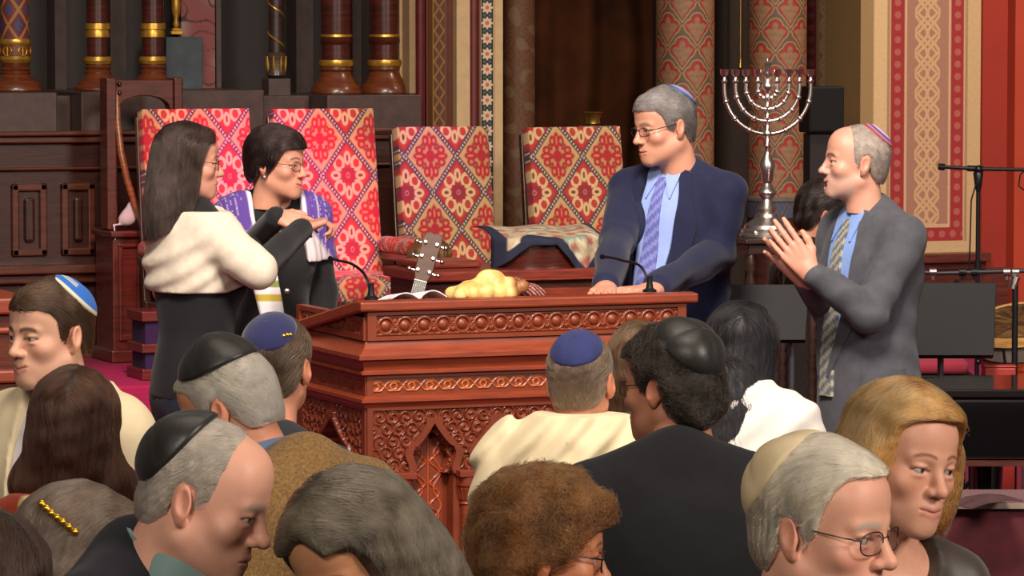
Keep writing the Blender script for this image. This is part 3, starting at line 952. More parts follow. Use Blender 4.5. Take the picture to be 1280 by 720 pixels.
# upper frieze with rings and bosses
def ringh(u, v, n, w, hgt, cy):
    per = w / n
    x_ = ((u / per) % 1 - .5) * per; y_ = v - cy
    r = np.hypot(x_, y_)
    h = .007 * sst(.0045, .002, np.abs(r - .0235)) + .010 * np.sqrt(np.clip(1 - (r / .0165) ** 2, 0, 1))
    x2 = (((u / per) + .5) % 1 - .5) * per
    h = np.maximum(h, .006 * sst(.0075, .005, np.hypot(x2, np.abs(y_) - .014)))
    h = np.maximum(h, .006 * sst(.004, .002, np.abs(np.abs(y_) - .0265)) * 1)
    h = np.maximum(h, .005 * sst(.0035, .001, np.abs(np.abs(x2) * .9 - np.abs(y_) * .55)) * (np.abs(y_) < .026))
    return h
z0, z1 = pz(426), pz(390)
wF = PXR - PXL
def frieze(u, v):
    e = .014; h = np.zeros(len(u)) + .012
    ins = (u > .03) & (u < wF - .03) & (v > .012) & (v < (z1 - z0) - .012)
    return np.where(ins, ringh(u - .03, v, 16, wF - .06, z1 - z0, (z1 - z0) / 2), h)
def fcol(u, v): return woodc(u, v)
grid_obj('ring_frieze', (PXL, PYF, z0), (wF, 0, 0), (0, 0, z1 - z0), 520, 46, relief, t, frieze, fcol, back=.02)
dz = .10
def frieze2(u, v):
    ins = (u > .03) & (u < PD - .03) & (v > .02) & (v < .055)
    return np.where(ins, .004 + .004 * nz(u, v, 0 * u, 260, 3), .009)
grid_obj('side_frieze', (PXL, PYF + PD, z0), (0, -PD, 0), (0, 0, .07), 200, 24, relief, t, frieze2, fcol, back=.02)
# mouldings: profiles that run round the front and the two sides
def mould(name, prof, m):
    v, f = [], []
    for e, z in prof:
        v += [(PXL - e, PYF + PD, z), (PXL - e, PYF - e, z), (PXR + e, PYF - e, z), (PXR + e, PYF + PD, z)]
    for i in range(len(prof) - 1):
        for k in range(3): f.append((i * 4 + k, i * 4 + k + 1, i * 4 + 4 + k + 1, i * 4 + 4 + k))
    f.append((0, 1, 2, 3)); n = (len(prof) - 1) * 4; f.append((n + 3, n + 2, n + 1, n))
    for i in range(len(prof) - 1): f.append((i * 4 + 3, i * 4, i * 4 + 4, i * 4 + 7))
    b = MB(); b.add(v, f); return b.build(name, m, t, True, sharp=25)
mould('cornice', [(.0, pz(427)), (.004, pz(428)), (.008, pz(433)), (.018, pz(438)), (.03, pz(442)), (.034, pz(444)), (.034, pz(449)), (.020, pz(450)), (.015, pz(455)), (.012, pz(463)), (.022, pz(465)), (.022, pz(468)), (.004, pz(470))][::-1], mahog)
def frieze3(u, v):
    z_ = (u / .058) % 1; k = np.floor(u / .058) % 2
    a = np.abs(np.abs(v - .031) - .013 * np.clip(np.abs(np.sin(PI * u / .058)) * 1.6, 0, 1))
    d2 = np.hypot((z_ - .5) * .058, v - .031)
    ins = (v > .006) & (v < .056) & (u > .02) & (u < wF - .02)
    return np.where(ins, .003 * sst(.0035, .0015, np.minimum(a, np.abs(d2 - .010))), .005)
def f3col(u, v):
    h = frieze3(u, v)
    return mixc(woodc(u, v, .9), lin('b8602a'), sst(.0005, .002, h) * sst(.0045, .0035, h) * .8)
z0, z1 = pz(497), pz(469)
grid_obj('strapwork_frieze', (PXL, PYF, z0), (wF, 0, 0), (0, 0, z1 - z0), 420, 36, relief, t, frieze3, f3col, back=.02)
grid_obj('side_strapwork', (PXL, PYF + PD, z0), (0, -PD, 0), (0, 0, z1 - z0), 200, 30, relief, t, lambda u, v: np.where((u > .05) & (u < PD - .03) & (v > .012) & (v < .05), .003 * nz(u, v, 0 * u, 200, 5), .004), fcol, back=.02)
mould('string_course', [(.002, pz(511)), (.008, pz(510)), (.012, pz(506)), (.022, pz(503)), (.022, pz(499)), (.010, pz(497)), (.002, pz(495))], mahog)
# arcade with ogee arches
z1 = pz(510); z0 = BZ + .14; HA = z1 - z0
bays = 4; OFF = .112; BW = (wF - 2 * OFF) / bays
zs = z1 - .21                                        # spring of the arches
def scroll(u, v, per=.042):
    j = np.round(v / (per * .87)); uu = u + (j % 2) * per / 2
    i = np.round(uu / per); x_ = uu - i * per; y_ = v - j * per * .87
    r, a = np.hypot(x_, y_), np.arctan2(y_, x_)
    sg = np.where((i + j) % 2 == 0, 1, -1)
    return np.clip(np.sin(sg * a + r / per * 15 + (i * 1.3 + j * 2.1)), -.3, 1)
def archh(u, v, n, off, bw, depth, zs_, hA, spx=.30):
    bx = ((u - off) / bw) % 1 - .5
    x_ = np.abs(bx) * bw
    y_ = v - zs_                                     # above the spring line
    ha = .155                                        # rise of the arch
    tt = np.clip(y_ / ha, 0, 1)
    wdt = bw * spx * np.where(tt < .55, 1 - .10 * np.sin(tt / .55 * PI * 2) * 1, np.clip(1 - ((tt - .55) / .45) ** .75, 0, 1) * .96)
    wdt = np.where(y_ < 0, bw * spx, wdt) ; wdt = np.where(y_ > ha, 0, wdt)
    inside = x_ < wdt
    rim = sst(.020, .014, np.abs(x_ - wdt - .010)) * (y_ > -.01) * (y_ < ha + .02)
    # ogee outer label moulding
    sp = .006 * scroll(u, v)
    h = np.where(y_ > -.02, sp, .0)
    h = np.where(rim > .5, .012, h)
    st = (y_ < -.0) & (~inside)
    h = np.where(st, .002, h)
    tree = np.minimum.reduce([np.abs(x_), np.abs(x_ - .022 - .014 * np.sin(v * 95)), np.abs(x_ - .03 + .012 * np.sin(v * 60 + 1))])
    hi = -depth + .004 * sst(.0035, .0015, tree)
    lobe = (x_ > wdt - .024 + .016 * np.abs(np.sin(tt * PI * 2.2))) & (y_ > .0) & (y_ < ha)
    h = np.where(inside, np.where(lobe, -.014 + .004 * scroll(u, v, .03), hi), h)
    return h, inside & ~lobe, tree
def arc1(u, v):
    h, i_, tr = archh(u, v, bays, OFF, BW, .05, zs - z0, HA)
    out = (u < OFF) | (u > wF - OFF)
    h = np.where(out, .006 * scroll(u, v), h)
    edge = (u < .02) | (u > wF - .02) | (v > HA - .010)
    return np.where(edge, .008, h)
def arc1c(u, v):
    h, i_, tr = archh(u, v, bays, OFF, BW, .05, zs - z0, HA)
    i_ = i_ & (u > OFF) & (u < wF - OFF)
    c = woodc(u, v, .8)
    return mixc(c, lin('b04a22'), i_ * sst(.0035, .0015, tr) * .85)
grid_obj('arcade_panel', (PXL, PYF, z0), (wF, 0, 0), (0, 0, HA), 520, 380, relief, t, arc1, arc1c, back=.06)
def arc2(u, v):
    h, i_, tr = archh(u, v, 2, .06, (PD - .09) / 1.0, .05, zs - z0, HA, .24)
    return np.where((u < .05) | (u > PD - .03) | (v > HA - .01), .006, h)
grid_obj('side_arcade', (PXL, PYF + PD, z0), (0, -PD, 0), (0, 0, HA), 240, 260, relief, t, arc2, lambda u, v: woodc(u, v, .75), back=.06)
for k in range(bays + 1):
    xk = PXL + OFF + BW * k
    b = MB(); zz0 = z0 + .02; c_ = zs - .005
    b.lathe([(.02, 0), (.03, .01), (.03, .03), (.02, .05), (.018, .06), (.018, c_ - zz0 - .09), (.022, c_ - zz0 - .085), (.018, c_ - zz0 - .08), (.019, c_ - zz0 - .075), (.026, c_ - zz0 - .035), (.031, c_ - zz0 - .03), (.031, c_ - zz0)], (xk, PYF - .012, zz0), 20)
    o = b.build('colonnette', mahogv, t, True, sharp=30)
    b = MB()
    for q in range(12):
        an = 2 * PI * q / 12
        b.tube([(xk + .020 * math.cos(an), PYF - .012 + .020 * math.sin(an), c_ - .074), (xk + .027 * math.cos(an), PYF - .012 + .027 * math.sin(an), c_ - .036)], .0032, 5)
    b.box(xk - .034, xk + .034, PYF - .046, PYF + .01, c_ - .002, c_ + .018)
    b.build('capital', mahogv, o, bev=.002)
mould('base', [(.05, BZ), (.05, BZ + .09), (.03, BZ + .11), (.012, BZ + .14), (.0, BZ + .145)], mahog)
done(t)

DT = lambda X, dy: (X, PYF + dy, pz(376) + .002 - (max(0, dy - .02)) * .115 / (PD + .03))   # a place on the sloping top

# challah
x, y, z = DT(PY(617, 370, PYF + .12)[0], .17)
pr = []
rs = np.random.RandomState(2)
for k in range(5):
    a = (k - 2) * .042
    hh = .040 - .005 * abs(k - 2) ** 1.2
    for sg in (-1, 1):
        pr.append(cone((a - .02, sg * .035, hh * .5), (a + .022, -sg * .02, hh * 1.25), .028 - .003 * abs(k - 2), .026 - .003 * abs(k - 2), .005))
pr += [ell((0, 0, .025), (.095, .05, .03), .02), ell((.01, 0, .062), (.045, .03, .028), .01)]
v, f = blob(pr, .004, lambda X, Y, Z, D: D + .002 * nz(X, Y, Z, 90, 2))
t_ = nz(v[:, 0], v[:, 1], v[:, 2], 60, 1); tp = sst(.02, .08, v[:, 2])
c = mixc(np.tile(lin('d3b670'), (len(v), 1)), lin('b06a24'), sst(.0, .9, t_) * .5 + .25 * sst(.05, .1, v[:, 0]))
c = mixc(c, lin('6e2c12'), sst(.048, .085, v[:, 0]) * .8)
o = mesh_obj('challah', v, f, mat('bread crust', 'ffffff', rough=.5, var=.12, attr=True, vscale=90, bump=.2, bscale=120), None, True, c); o.location = (x, y, z + .009)
tag(o, 'golden braided challah loaf lying on top of the carved desk', 'bread')
# striped cloth beside it
def stripes(u, v): return mixc(np.tile(lin('4a1226'), (len(u), 1)), lin('b08068'), (np.sin(u * 420) > .55) * 1.0)
x, y, z = DT(PY(650, 370, PYF + .2)[0], .2)
v, f = blob([ell((0, 0, .02), (.045, .06, .028), .02), ell((-.03, .02, .035), (.03, .04, .03), .02), ell((.03, 0, .01), (.03, .05, .014), .02)], .004, lambda X, Y, Z, D: D + .002 * np.sin(X * 150 + Y * 40) + 0 * Z)
o = mesh_obj('challah_cover', v, f, mat('striped cloth', 'ffffff', rough=.85, var=.1, attr=True), None, True, stripes(v[:, 0] + v[:, 2], v[:, 1])); o.location = (x + .035, y + .03, z + .008)
tag(o, 'rumpled dark wine striped cloth tucked against the challah', 'cloth')
# open booklet
x, y, z = DT(PY(517, 372, PYF + .15)[0], .16)
t = thing('open_booklet', 'open white booklet with a curling page on the desk beside the challah', 'booklet', (x, y, z + .012))
for sg in (-1, 1):
    pts = []
    b = MB()
    for k in range(13):
        u = k / 12
        pts.append((sg * .09 * u, .0, .004 + (.028 if sg > 0 else .022) * math.sin(PI * min(1, u * .95)) * (1 - .3 * u)))
    v, f = [], []
    for lay in (0, .003):
        for p_ in pts: v += [(p_[0], -.06, p_[2] + lay), (p_[0], .07, p_[2] + lay - .015)]
    n = 26
    for k in range(12):
        a = 2 * k
        f += [(a, a + 2, a + 3, a + 1), (n + a, n + a + 1, n + a + 3, n + a + 2), (a, n + a, n + a + 2, a + 2), (a + 1, a + 3, n + a + 3, n + a + 1)]
    f += [(0, 1, n + 1, n), (24, n + 24, n + 25, 25)]
    b.add(v, f); b.build('page', mat('white paper', 'ddd6dd', rough=.7, var=.03), t, True)
# gooseneck microphones
for pts, lab in (([(464, 376, 0), (462, 360, .02), (455, 342, .03), (440, 330, .0), (425, 326, -.03), (412, 323, -.05)], 'black gooseneck microphone at the left end of the carved desk'),
                 ([(812, 366, 0), (808, 345, .02), (798, 331, .03), (780, 326, .0), (765, 322, -.03), (752, 321, -.05)], 'black gooseneck microphone in front of the man in the navy suit')):
    a = PY(pts[0][0], pts[0][1], PYF + .06); base = np.array(DT(a[0], .06)) + np.array([0, 0, .004])
    P3 = [PY(q[0], q[1], PYF + .06 + q[2]) for q in pts]; P3[0] = base
    t = thing('gooseneck_microphone', lab, 'microphone', base)
    b = MB(); b.lathe([(.022, 0), (.022, .006), (.012, .012), (.009, .03), (.009, .05)], (0, 0, 0), 16); b.build('base', blackm, t, True)
    from_ = [Vector(p_ - base) for p_ in P3]
    def cr(ps, n=6):
        out = []
        for i in range(len(ps) - 1):
            p0, p1, p2, p3 = ps[max(i - 1, 0)], ps[i], ps[i + 1], ps[min(i + 2, len(ps) - 1)]
            for k in range(n):
                q = k / n
                out.append(.5 * ((2 * p1) + (p2 - p0) * q + (2 * p0 - 5 * p1 + 4 * p2 - p3) * q * q + (3 * p1 - p0 - 3 * p2 + p3) * q ** 3))
        out.append(ps[-1]); return out
    c_ = cr(from_)
    b = MB(); b.tube(c_, .0045, 8); b.build('gooseneck', blackm, t, True)
    b = MB(); b.tube([c_[-3], c_[-2], c_[-1]], [.006, .008, .008], 10); b.build('capsule', black, t, True)

# ------------------------------------------------------------------ reading table behind, with an embroidered cloth
YT = 14.0
tx = lambda px: xb(px, YT, 330); tz = lambda py: zb(py, YT, 600)
t = thing('reading_table', 'dark red wooden table with stepped top standing between pulpit and armchairs', 'table', ((tx(480) + tx(760)) / 2, YT + .35, BZ))
lx = lambda px: xb(px, YT + .42, 330)
b = MB(); b.box(lx(486), tx(765), YT + .03, YT + .40, BZ, tz(352)); b.build('carcass', mahogd, t)
b = MB(); b.box(lx(478), tx(768), YT - .02, YT + .42, tz(351), tz(338)); b.build('lower_top', W('table top red', '7a2b1d', coat=.4, stretch=(1, 9, 9)), t, bev=.008)
b = MB(); b.box(lx(492), tx(620), YT + .15, YT + .40, tz(338) + .001, tz(329)); b.build('upper_top', W('table top red', ''), t, bev=.008)
b = MB(); b.box(tx(612), tx(758), YT - .03, YT + .4, tz(352), tz(349)); b.build('molding', W('table molding', '7d2f1a'), t, bev=.006)
b = MB(); b.box(tx(610), tx(760), YT - .05, YT + .4, tz(372), tz(361)); b.build('molding', W('table molding', ''), t, bev=.006)
# bow fronted lectern box
cx_, rx_, ry_ = xb(684, YT + .16, 320), (tx(750) - tx(614)) / 2 * .97, .17
poly = [(cx_ + rx_ * math.cos(a) * (1 if abs(math.cos(a)) < .95 else 1), YT + .20 - ry_ * math.sin(a)) for a in np.linspace(0, PI, 25)]
b = MB(); b.prism(poly, tz(349), tz(305), 2); b.build('bow_front_box', W('bow box', '4a1a12', coat=.6, rough=.25), t, True, sharp=40)
done(t)
# draped cloth: top, then hanging to a point in front
v, f, cc = [], [], []
nu, nv = 70, 44
ztop = tz(304)
def bordr(u, v_):                                    # u across, v 0 at the back to 1 at the hem
    hem = .50 + .5 * max(0, 1 - abs(u - .72) / .26) + .34 * max(0, 1 - abs(u - .0) / .24)
    return hem
for i in range(nu + 1):
    u = i / nu
    hem = bordr(u, 0)
    for j in range(nv + 1):
        w = j / nv
        a = PI * (1 - u)
        X = cx_ + (rx_ + .012) * (u * 2 - 1)
        yf = YT + .20 - (ry_ + .012) * math.sqrt(max(0, 1 - (u * 2 - 1) ** 2 * .96))
        L1 = (YT + .34) - yf; L2 = .165 * (hem - .42) / .58
        s_ = w * (L1 + L2)
        if s_ < L1: p_ = (X, YT + .34 - s_, ztop + .01 + .02 * (s_ / L1) * (1 - s_ / L1) * 2 + .004 * math.sin(u * 14 + w * 5) + .03 * (1 - s_ / L1))
        else: p_ = (X, yf - .006 - .008 * math.sin(u * 20) ** 2, ztop + .008 - (s_ - L1))
        v.append(p_)
        edge = min((1 - w) * (L1 + L2), u * 2 * rx_ + .012, (1 - u) * 2 * rx_ + .02)
        n1 = nz(np.array([X]), np.array([s_]), np.array([0.]), 95, 1)[0]; n2 = nz(np.array([X]), np.array([s_]), np.array([5.]), 120, 4)[0]
        c = np.array(lin('b5a184'))
        if n1 > .45: c = np.array(lin('a4655a'))
        elif n2 > .5: c = np.array(lin('80917c'))
        elif n1 < -.6: c = np.array(lin('c7bfa8'))
        if edge < .045: c = np.array(lin('1d2138'))
        cc.append(c)
wd = nv + 1
f = [(i * wd + j, i * wd + j + 1, (i + 1) * wd + j + 1, (i + 1) * wd + j) for i in range(nu) for j in range(nv)]
o = mesh_obj('embroidered_cloth', v, f, mat('embroidered cloth', 'ffffff', rough=.85, var=.12, attr=True, vscale=150), None, True, np.array(cc), loc=(cx_, YT + .3, ztop))
md = o.modifiers.new('Solid', 'SOLIDIFY'); md.thickness = .005; md.offset = 1
tag(o, 'floral embroidered cloth with navy border hanging to a point over the reading table', 'cloth')

# ------------------------------------------------------------------ guitar on its stand behind the desk
g0 = P(522, 366, 13.5); g1 = P(541, 300, 13.55)
ax = np.array(g1) - np.array(g0); ax /= np.linalg.norm(ax)
scale = np.linalg.norm(np.array(g1) - np.array(g0))
sx_ = RGT - ax * np.dot(RGT, ax); sx_ /= np.linalg.norm(sx_)
sy_ = np.cross(ax, sx_)                              # away from the viewer
nut = np.array(P(526, 352, 13.5))
Gt = lambda x, y, z: tuple(nut + sx_ * x + sy_ * y + ax * z)
t = thing('acoustic_guitar', 'acoustic guitar propped upright behind the carved desk, only its headstock and upper neck showing', 'guitar', (nut[0] - ax[0] * .95, nut[1] - ax[1] * .95 + .08, BZ))
hw = W('headstock wood', '4a2716', coat=0, rough=.6)
pl = [(-.021, 0), (-.030, .03), (-.034, .15), (-.03, .17), (-.012, .178), (0, .172), (.012, .178), (.03, .17), (.034, .15), (.030, .03), (.021, 0)]
v = [Gt(p_[0], -.008, p_[1]) for p_ in pl] + [Gt(p_[0], .008, p_[1] ) for p_ in pl]; n = len(pl)
b = MB(); b.add(v, [tuple(range(n)), tuple(range(2 * n - 1, n - 1, -1))] + [(i, n + i, n + (i + 1) % n, (i + 1) % n) for i in range(n)]); hs_ = b.build('headstock', hw, t, bev=.003)
for k in range(3):
    for sg in (-1, 1):
        b = MB(); z_ = .035 + k * .05
        b.tube([Gt(sg * .020, -.006, z_), Gt(sg * .020, -.020, z_)], [.006, .0045], 10); b.tube([Gt(sg * .03, .002, z_), Gt(sg * .044, .002, z_)], .003, 8)
        b.ball(Gt(sg * .05, .002, z_), (.009, .009, .009), 10, 6); b.build('tuning_peg', silver, hs_, True)
def obx(b, x0, x1, y0, y1, z0, z1):
    v = [Gt(x, y, z) for z in (z0, z1) for y in (y0, y1) for x in (x0, x1)]
    return b.add(v, [(0, 2, 3, 1), (4, 5, 7, 6), (0, 1, 5, 4), (2, 6, 7, 3), (0, 4, 6, 2), (1, 3, 7, 5)])
b = MB(); obx(b, -.022, .022, -.006, .016, -.42, 0); nk = b.build('neck', hw, t, bev=.004)
b = MB(); obx(b, -.021, .021, -.009, -.005, -.42, -.002); b.build('fingerboard', mat('ebony', '1c1513', rough=.4, var=.1), nk)
b = MB()
for k in range(9): obx(b, -.021, .021, -.0105, -.008, -.02 - k * .034, -.0185 - k * .034)
b.build('fret', mat('fret wire', '8a8478', rough=.5, metal=.5, var=.05), nk)
b = MB(); obx(b, -.022, .022, -.011, -.004, -.0015, .0015); b.build('nut', mat('bone', 'd8cfb8', rough=.4, var=.05), nk)
b = MB()
for k in range(6): b.tube([Gt(-.016 + k * .0064, -.012, .0), Gt(-.020 + k * .008, -.014, -.70)], .0008, 4)
b.build('string', MATS['fret wire'], nk)
pl = []
for q in np.linspace(0, 2 * PI, 49)[:-1]:
    z_ = math.cos(q); wq = (.19 - .05 * z_ - .045 * math.exp(-((z_ - .15) / .3) ** 2)) * math.sin(q) / max(.35, abs(math.sin(q))) * min(1, abs(math.sin(q)) ** .5 * 1.1)
    pl.append((wq, -.65 + .24 * z_))
v = [Gt(p_[0], -.004, p_[1]) for p_ in pl] + [Gt(p_[0], .095, p_[1]) for p_ in pl]; n = len(pl)
b = MB(); b.add(v, [tuple(range(n)), tuple(range(2 * n - 1, n - 1, -1))] + [(i, n + i, n + (i + 1) % n, (i + 1) % n) for i in range(n)]); bd = b.build('soundbox', W('spruce top', 'b98a4c'), t, True, sharp=40)
done(t)

# ------------------------------------------------------------------ menorah on its table
MX, MD = 966, 14.6
s = MD / F
mb_ = P(MX, 296, MD)
t = thing('menorah_table', 'dark carved table on beaded turned legs carrying the silver menorah', 'table', (mb_[0], mb_[1] + .05, BZ))
ht = mb_[2] - BZ
b = MB(); b.box(-.16, .16, -.16, .16, ht - .02, ht - .002); b.box(-.14, .14, -.14, .14, ht - .06, ht - .02); b.build('table_top', W('table walnut', '33201a', coat=.5), t, bev=.005)
for sx2 in (-1, 1):
    for sy2 in (-1, 1):
        prof = [(.012, 0)]; 
        for k in range(22): prof += [(.011, .02 + k * (ht - .1) / 22), (.020, .02 + (k + .5) * (ht - .1) / 22)]
        prof += [(.012, ht - .06)]
        b = MB(); b.lathe(prof, (sx2 * .125, sy2 * .125, 0), 12); b.build('leg', W('table walnut', ''), t, True)
b = MB(); b.box(-.12, .12, -.12, .12, .2, .22); b.build('shelf', W('table walnut', ''), t, bev=.004)
t = thing('menorah', 'polished silver nine branched menorah on a stepped foot beside the navy suited man', 'menorah', (mb_[0], mb_[1] + .05, mb_[2]), -AL)
M_ = lambda px, py: ((px - MX) * s, 0, (296 - py) * s)
zf = lambda py: (296 - py) * s
b = MB(); b.lathe([(36 * s, 0), (36 * s, 3 * s), (33 * s, 5 * s), (33 * s, 8 * s), (29 * s, 10 * s), (28 * s, 14 * s), (20 * s, 20 * s), (14 * s, 24 * s), (13 * s, 28 * s)], n=40)
for k in range(6):
    q = 2 * PI * k / 6; b.ball((31 * s * math.cos(q), 31 * s * math.sin(q), 5 * s), 5 * s, 10, 6)
b.build('foot', silver, t, True, sharp=30)
st = [(9, 268), (12, 262), (8, 256), (6, 250), (9, 246), (12, 243), (12, 240), (8, 236), (5, 230), (7, 226), (8, 215), (10, 207), (7, 200), (4, 194), (3, 186), (5, 183), (3, 180), (3, 170), (6, 168), (6, 165), (3, 162), (2.6, 150), (4.5, 148), (2.6, 145), (2.6, 136), (4.5, 134), (2.6, 131), (2.6, 124), (4, 122), (2.6, 119), (3, 115), (7, 112), (8, 107), (5, 103), (4, 98), (6, 93), (3, 90), (4, 84), (5, 80), (2, 78), (1, 74)]
b = MB(); b.lathe([(r * s, zf(y)) for r, y in [(13, 269)] + st], n=24); b.build('stem', silver, t, True, sharp=50)
for R, bot in ((54, 168), (40, 152), (27, 137), (12, 124)):
    b = MB()
    for sg in (-1, 1):
        pts = []
        top = 104; kk = min(R * 1.05, (bot - top) * .97)
        for q in np.linspace(0, PI / 2, 12): pts.append(M_(MX + sg * R * math.sin(q), bot - kk * (1 - math.cos(q))))
        pts.append(M_(MX + sg * R, top))
        bb = MB(); bb.tube(pts, 2.6 * s, 10)
        for k in (3, 6, 9):
            p_ = pts[k]; bb.ball(p_, 3.9 * s, 10, 6)
        br = bb.build('branch', silver, t, True, sharp=50)
        bb = MB(); bb.lathe([(2.4 * s, 0), (4.2 * s, 3 * s), (2.4 * s, 6 * s), (2.2 * s, 8 * s), (5 * s, 12 * s), (5.4 * s, 17 * s), (6.2 * s, 18 * s), (3 * s, 17 * s), (2 * s, 15 * s)], M_(MX + sg * R, top + 1), 16); bb.build('candle_cup', silver, br, True, sharp=40)

# ------------------------------------------------------------------ right hand side: stands, piano, drum
def tripod(b, z=0, r=.20, n=3, a0=.4):
    for k in range(n):
        q = a0 + 2 * PI * k / n
        b.tube([(0, 0, z + .22), (.5 * r * math.cos(q), .5 * r * math.sin(q), z + .09), (r * math.cos(q), r * math.sin(q), z + .012)], .009, 8)
def music_stand(corners, d, pole, lab, ang=18):
    (x0, y0), (x1, y1) = corners                      # top left and bottom right of the desk in the photo
    c = P((x0 + x1) / 2, (y0 + y1) / 2, d); w = (x1 - x0) * d / F; h = (y1 - y0) * d / F / math.cos(math.radians(ang))
    p_ = P(pole[0], pole[1], d + .06)
    t = thing('music_stand', lab, 'music stand', (p_[0], p_[1], BZ), -AL)
    R = np.array(Matrix.Rotation(-AL, 3, 'Z')).T
    lc = R @ (c - np.array([p_[0], p_[1], BZ]))
    a = math.radians(ang); U = np.array([1, 0, 0]); V = np.array([0, math.sin(a), math.cos(a)]); N = np.array([0, -math.cos(a), math.sin(a)])
    q = lambda u, v, n: tuple(lc + U * u * w / 2 + V * v * h / 2 + N * n)
    tp = .90
    v = [q(-1, -1, 0), q(1 * tp, -1, 0), q(1, 1, 0), q(-1, 1, 0), q(-1, -1, -.006), q(tp, -1, -.006), q(1, 1, -.006), q(-1, 1, -.006)]
    b = MB(); b.add(v, [(0, 1, 2, 3), (7, 6, 5, 4), (0, 4, 5, 1), (1, 5, 6, 2), (2, 6, 7, 3), (3, 7, 4, 0)]); dk = b.build('desk', black, t, bev=.002)
    b = MB(); v = [q(-1, -1, -.05), q(tp, -1, -.05), q(tp, -.97, -.05), q(-1, -.97, -.05), q(-1, -1, .002), q(tp, -1, .002), q(tp, -.97, .002), q(-1, -.97, .002)]
    b.add(v, [(0, 1, 2, 3), (7, 6, 5, 4), (0, 4, 5, 1), (1, 5, 6, 2), (2, 6, 7, 3), (3, 7, 4, 0)]); b.build('ledge', black, dk)
    zp = p_[2] - BZ
    b = MB(); b.tube([(0, -.0, .03), (0, -.0, zp)], .011, 12); b.build('pole', mat('grey steel', '6a6a70', rough=.3, metal=.8, var=.08), t, True)
    b = MB(); b.ball((0, -.01, zp), .02, 12, 8); b.tube([(-.03, -.01, zp), (.03, -.01, zp)], .01, 10); b.build('knob', mat('grey steel', ''), t, True)
    b = MB(); b.obox((0, .0, zp), (.06, .02, zp + .16), .03, .012); b.build('tilt_bracket', blackm, t)
    b = MB(); tripod(b); b.build('tripod_base', blackm, t, True)
    return t
music_stand(((1128, 354), (1247, 443)), 13.9, (1176, 408), 'large black music stand with tilted desk behind the grey suited man')
music_stand(((900, 356), (1012, 424)), 13.9, (990, 420), 'black music stand in shadow between the menorah table and the clapping man')

# microphone stand with boom
bp = P(1222, 330, 15.6)
t = thing('microphone_stand', 'tall black microphone stand with level boom against the red wall', 'microphone stand', (bp[0], bp[1], BZ), -AL)
s = 15.6 / F; zq = lambda py: P(1222, py, 15.6)[2] - BZ
b = MB(); b.tube([(0, 0, .02), (0, 0, zq(214))], [.010, .008], 10); b.tube([(0, 0, zq(340)), (0, 0, zq(325))], .014, 10); b.build('pole', blackm, t, True)
b = MB(); b.tube([(-50 * s, 0, zq(208)), (0, 0, zq(211)), (75 * s, .0, zq(212))], .0075, 8); bo = b.build('boom', blackm, t, True)
b = MB(); b.tube([(-50 * s, 0, zq(208)), (-42 * s, 0, zq(208.6))], .013, 10); b.build('counterweight', black, bo, True)
b = MB(); b.ball((0, -.01, zq(211)), .016, 12, 8); b.tube([(-14 * s, -.004, zq(210)), (6 * s, -.004, zq(211))], .012, 10); b.lathe([(.008, zq(240)), (.014, zq(232)), (.02, zq(216)), (.012, zq(212))], (0, 0, 0), 14); b.build('clutch', blackm, t, True)
b = MB(); b.tube([(60 * s, -.01, zq(210)), (52 * s, -.012, zq(218)), (50 * s, -.012, zq(232)), (58 * s, -.01, zq(238)), (75 * s, 0, zq(236))], .003, 6); b.tube([(-2 * s, -.012, zq(225)), (-9 * s, -.012, zq(250)), (-10 * s, -.012, zq(300)), (-11 * s, -.01, zq(338))], .003, 6); b.build('cable', black, t, True)
b = MB(); tripod(b, r=.24); b.build('tripod_base', blackm, t, True)
# horizontal bar on a second stand
bp = P(1268, 480, 14.2)
t = thing('bar_stand', 'black stand carrying a long level bar with clamps at the right edge', 'stand', (bp[0], bp[1], BZ), -AL)
s = 14.2 / F; zq = lambda py: P(1268, py, 14.2)[2] - BZ
b = MB(); b.tube([(0, 0, .02), (0, 0, zq(345))], .011, 10); b.build('pole', blackm, t, True)
b = MB(); b.tube([(-130 * s, 0, zq(338)), (-100 * s, 0, zq(341)), (40 * s, 0, zq(337))], .008, 10); b.build('bar', mat('dull steel', '3c3c40', rough=.45, metal=.6, var=.1), t, True)
for px, m_ in ((1165, silver), (1202, blackm), (1217, blackm), (1257, silver), (1268, silver)):
    b = MB(); x_ = (px - 1268) * s; b.tube([(x_ - .012, 0, zq(339.5)), (x_ + .012, 0, zq(339.5))], .015, 12); b.tube([(x_, 0, zq(340)), (x_, 0, zq(349))], .006, 8); b.build('clamp', m_, t, True)
b = MB(); b.tube([(0, 0, zq(345)), (-.01, 0, zq(360))], [.02, .014], 12); b.build('collar', silver, t, True)
b = MB(); tripod(b, a0=1.2); b.build('tripod_base', blackm, t, True)
# drum
dc = P(1275, 400, 15.0); s = 15.0 / F
t = thing('floor_drum', 'tilted drum with pale wooden hoop and orange shell behind the bar stand', 'drum', (dc[0], dc[1], BZ), -AL)
hz_ = dc[2] - BZ; tl = rotm(rx=16, ry=-9)
def lt(b_, prof, n=40):
    bb = MB(); bb.lathe(prof, n=n); return b_.add([tuple(tl @ np.array(p_) + np.array([0, 0, hz_])) for p_ in bb.v], bb.f)
b = MB(); lt(b, [(.185, -.035), (.192, -.035), (.192, .0), (.185, .0), (.18, -.004)]); b.build('hoop', W('pale maple', 'c99b5a', rough=.4), t, True, sharp=30)
b = MB(); lt(b, [(.178, -.004), (.06, -.004), (.001, -.004)]); b.build('drumhead', mat('brown drumhead', '4e2a22', rough=.6, var=.1), t, True)
b = MB(); lt(b, [(.17, -.11), (.178, -.10), (.178, -.036)]); b.build('grey_band', mat('grey shell', '8a8078', rough=.35, metal=.4, var=.1), t, True, sharp=30)
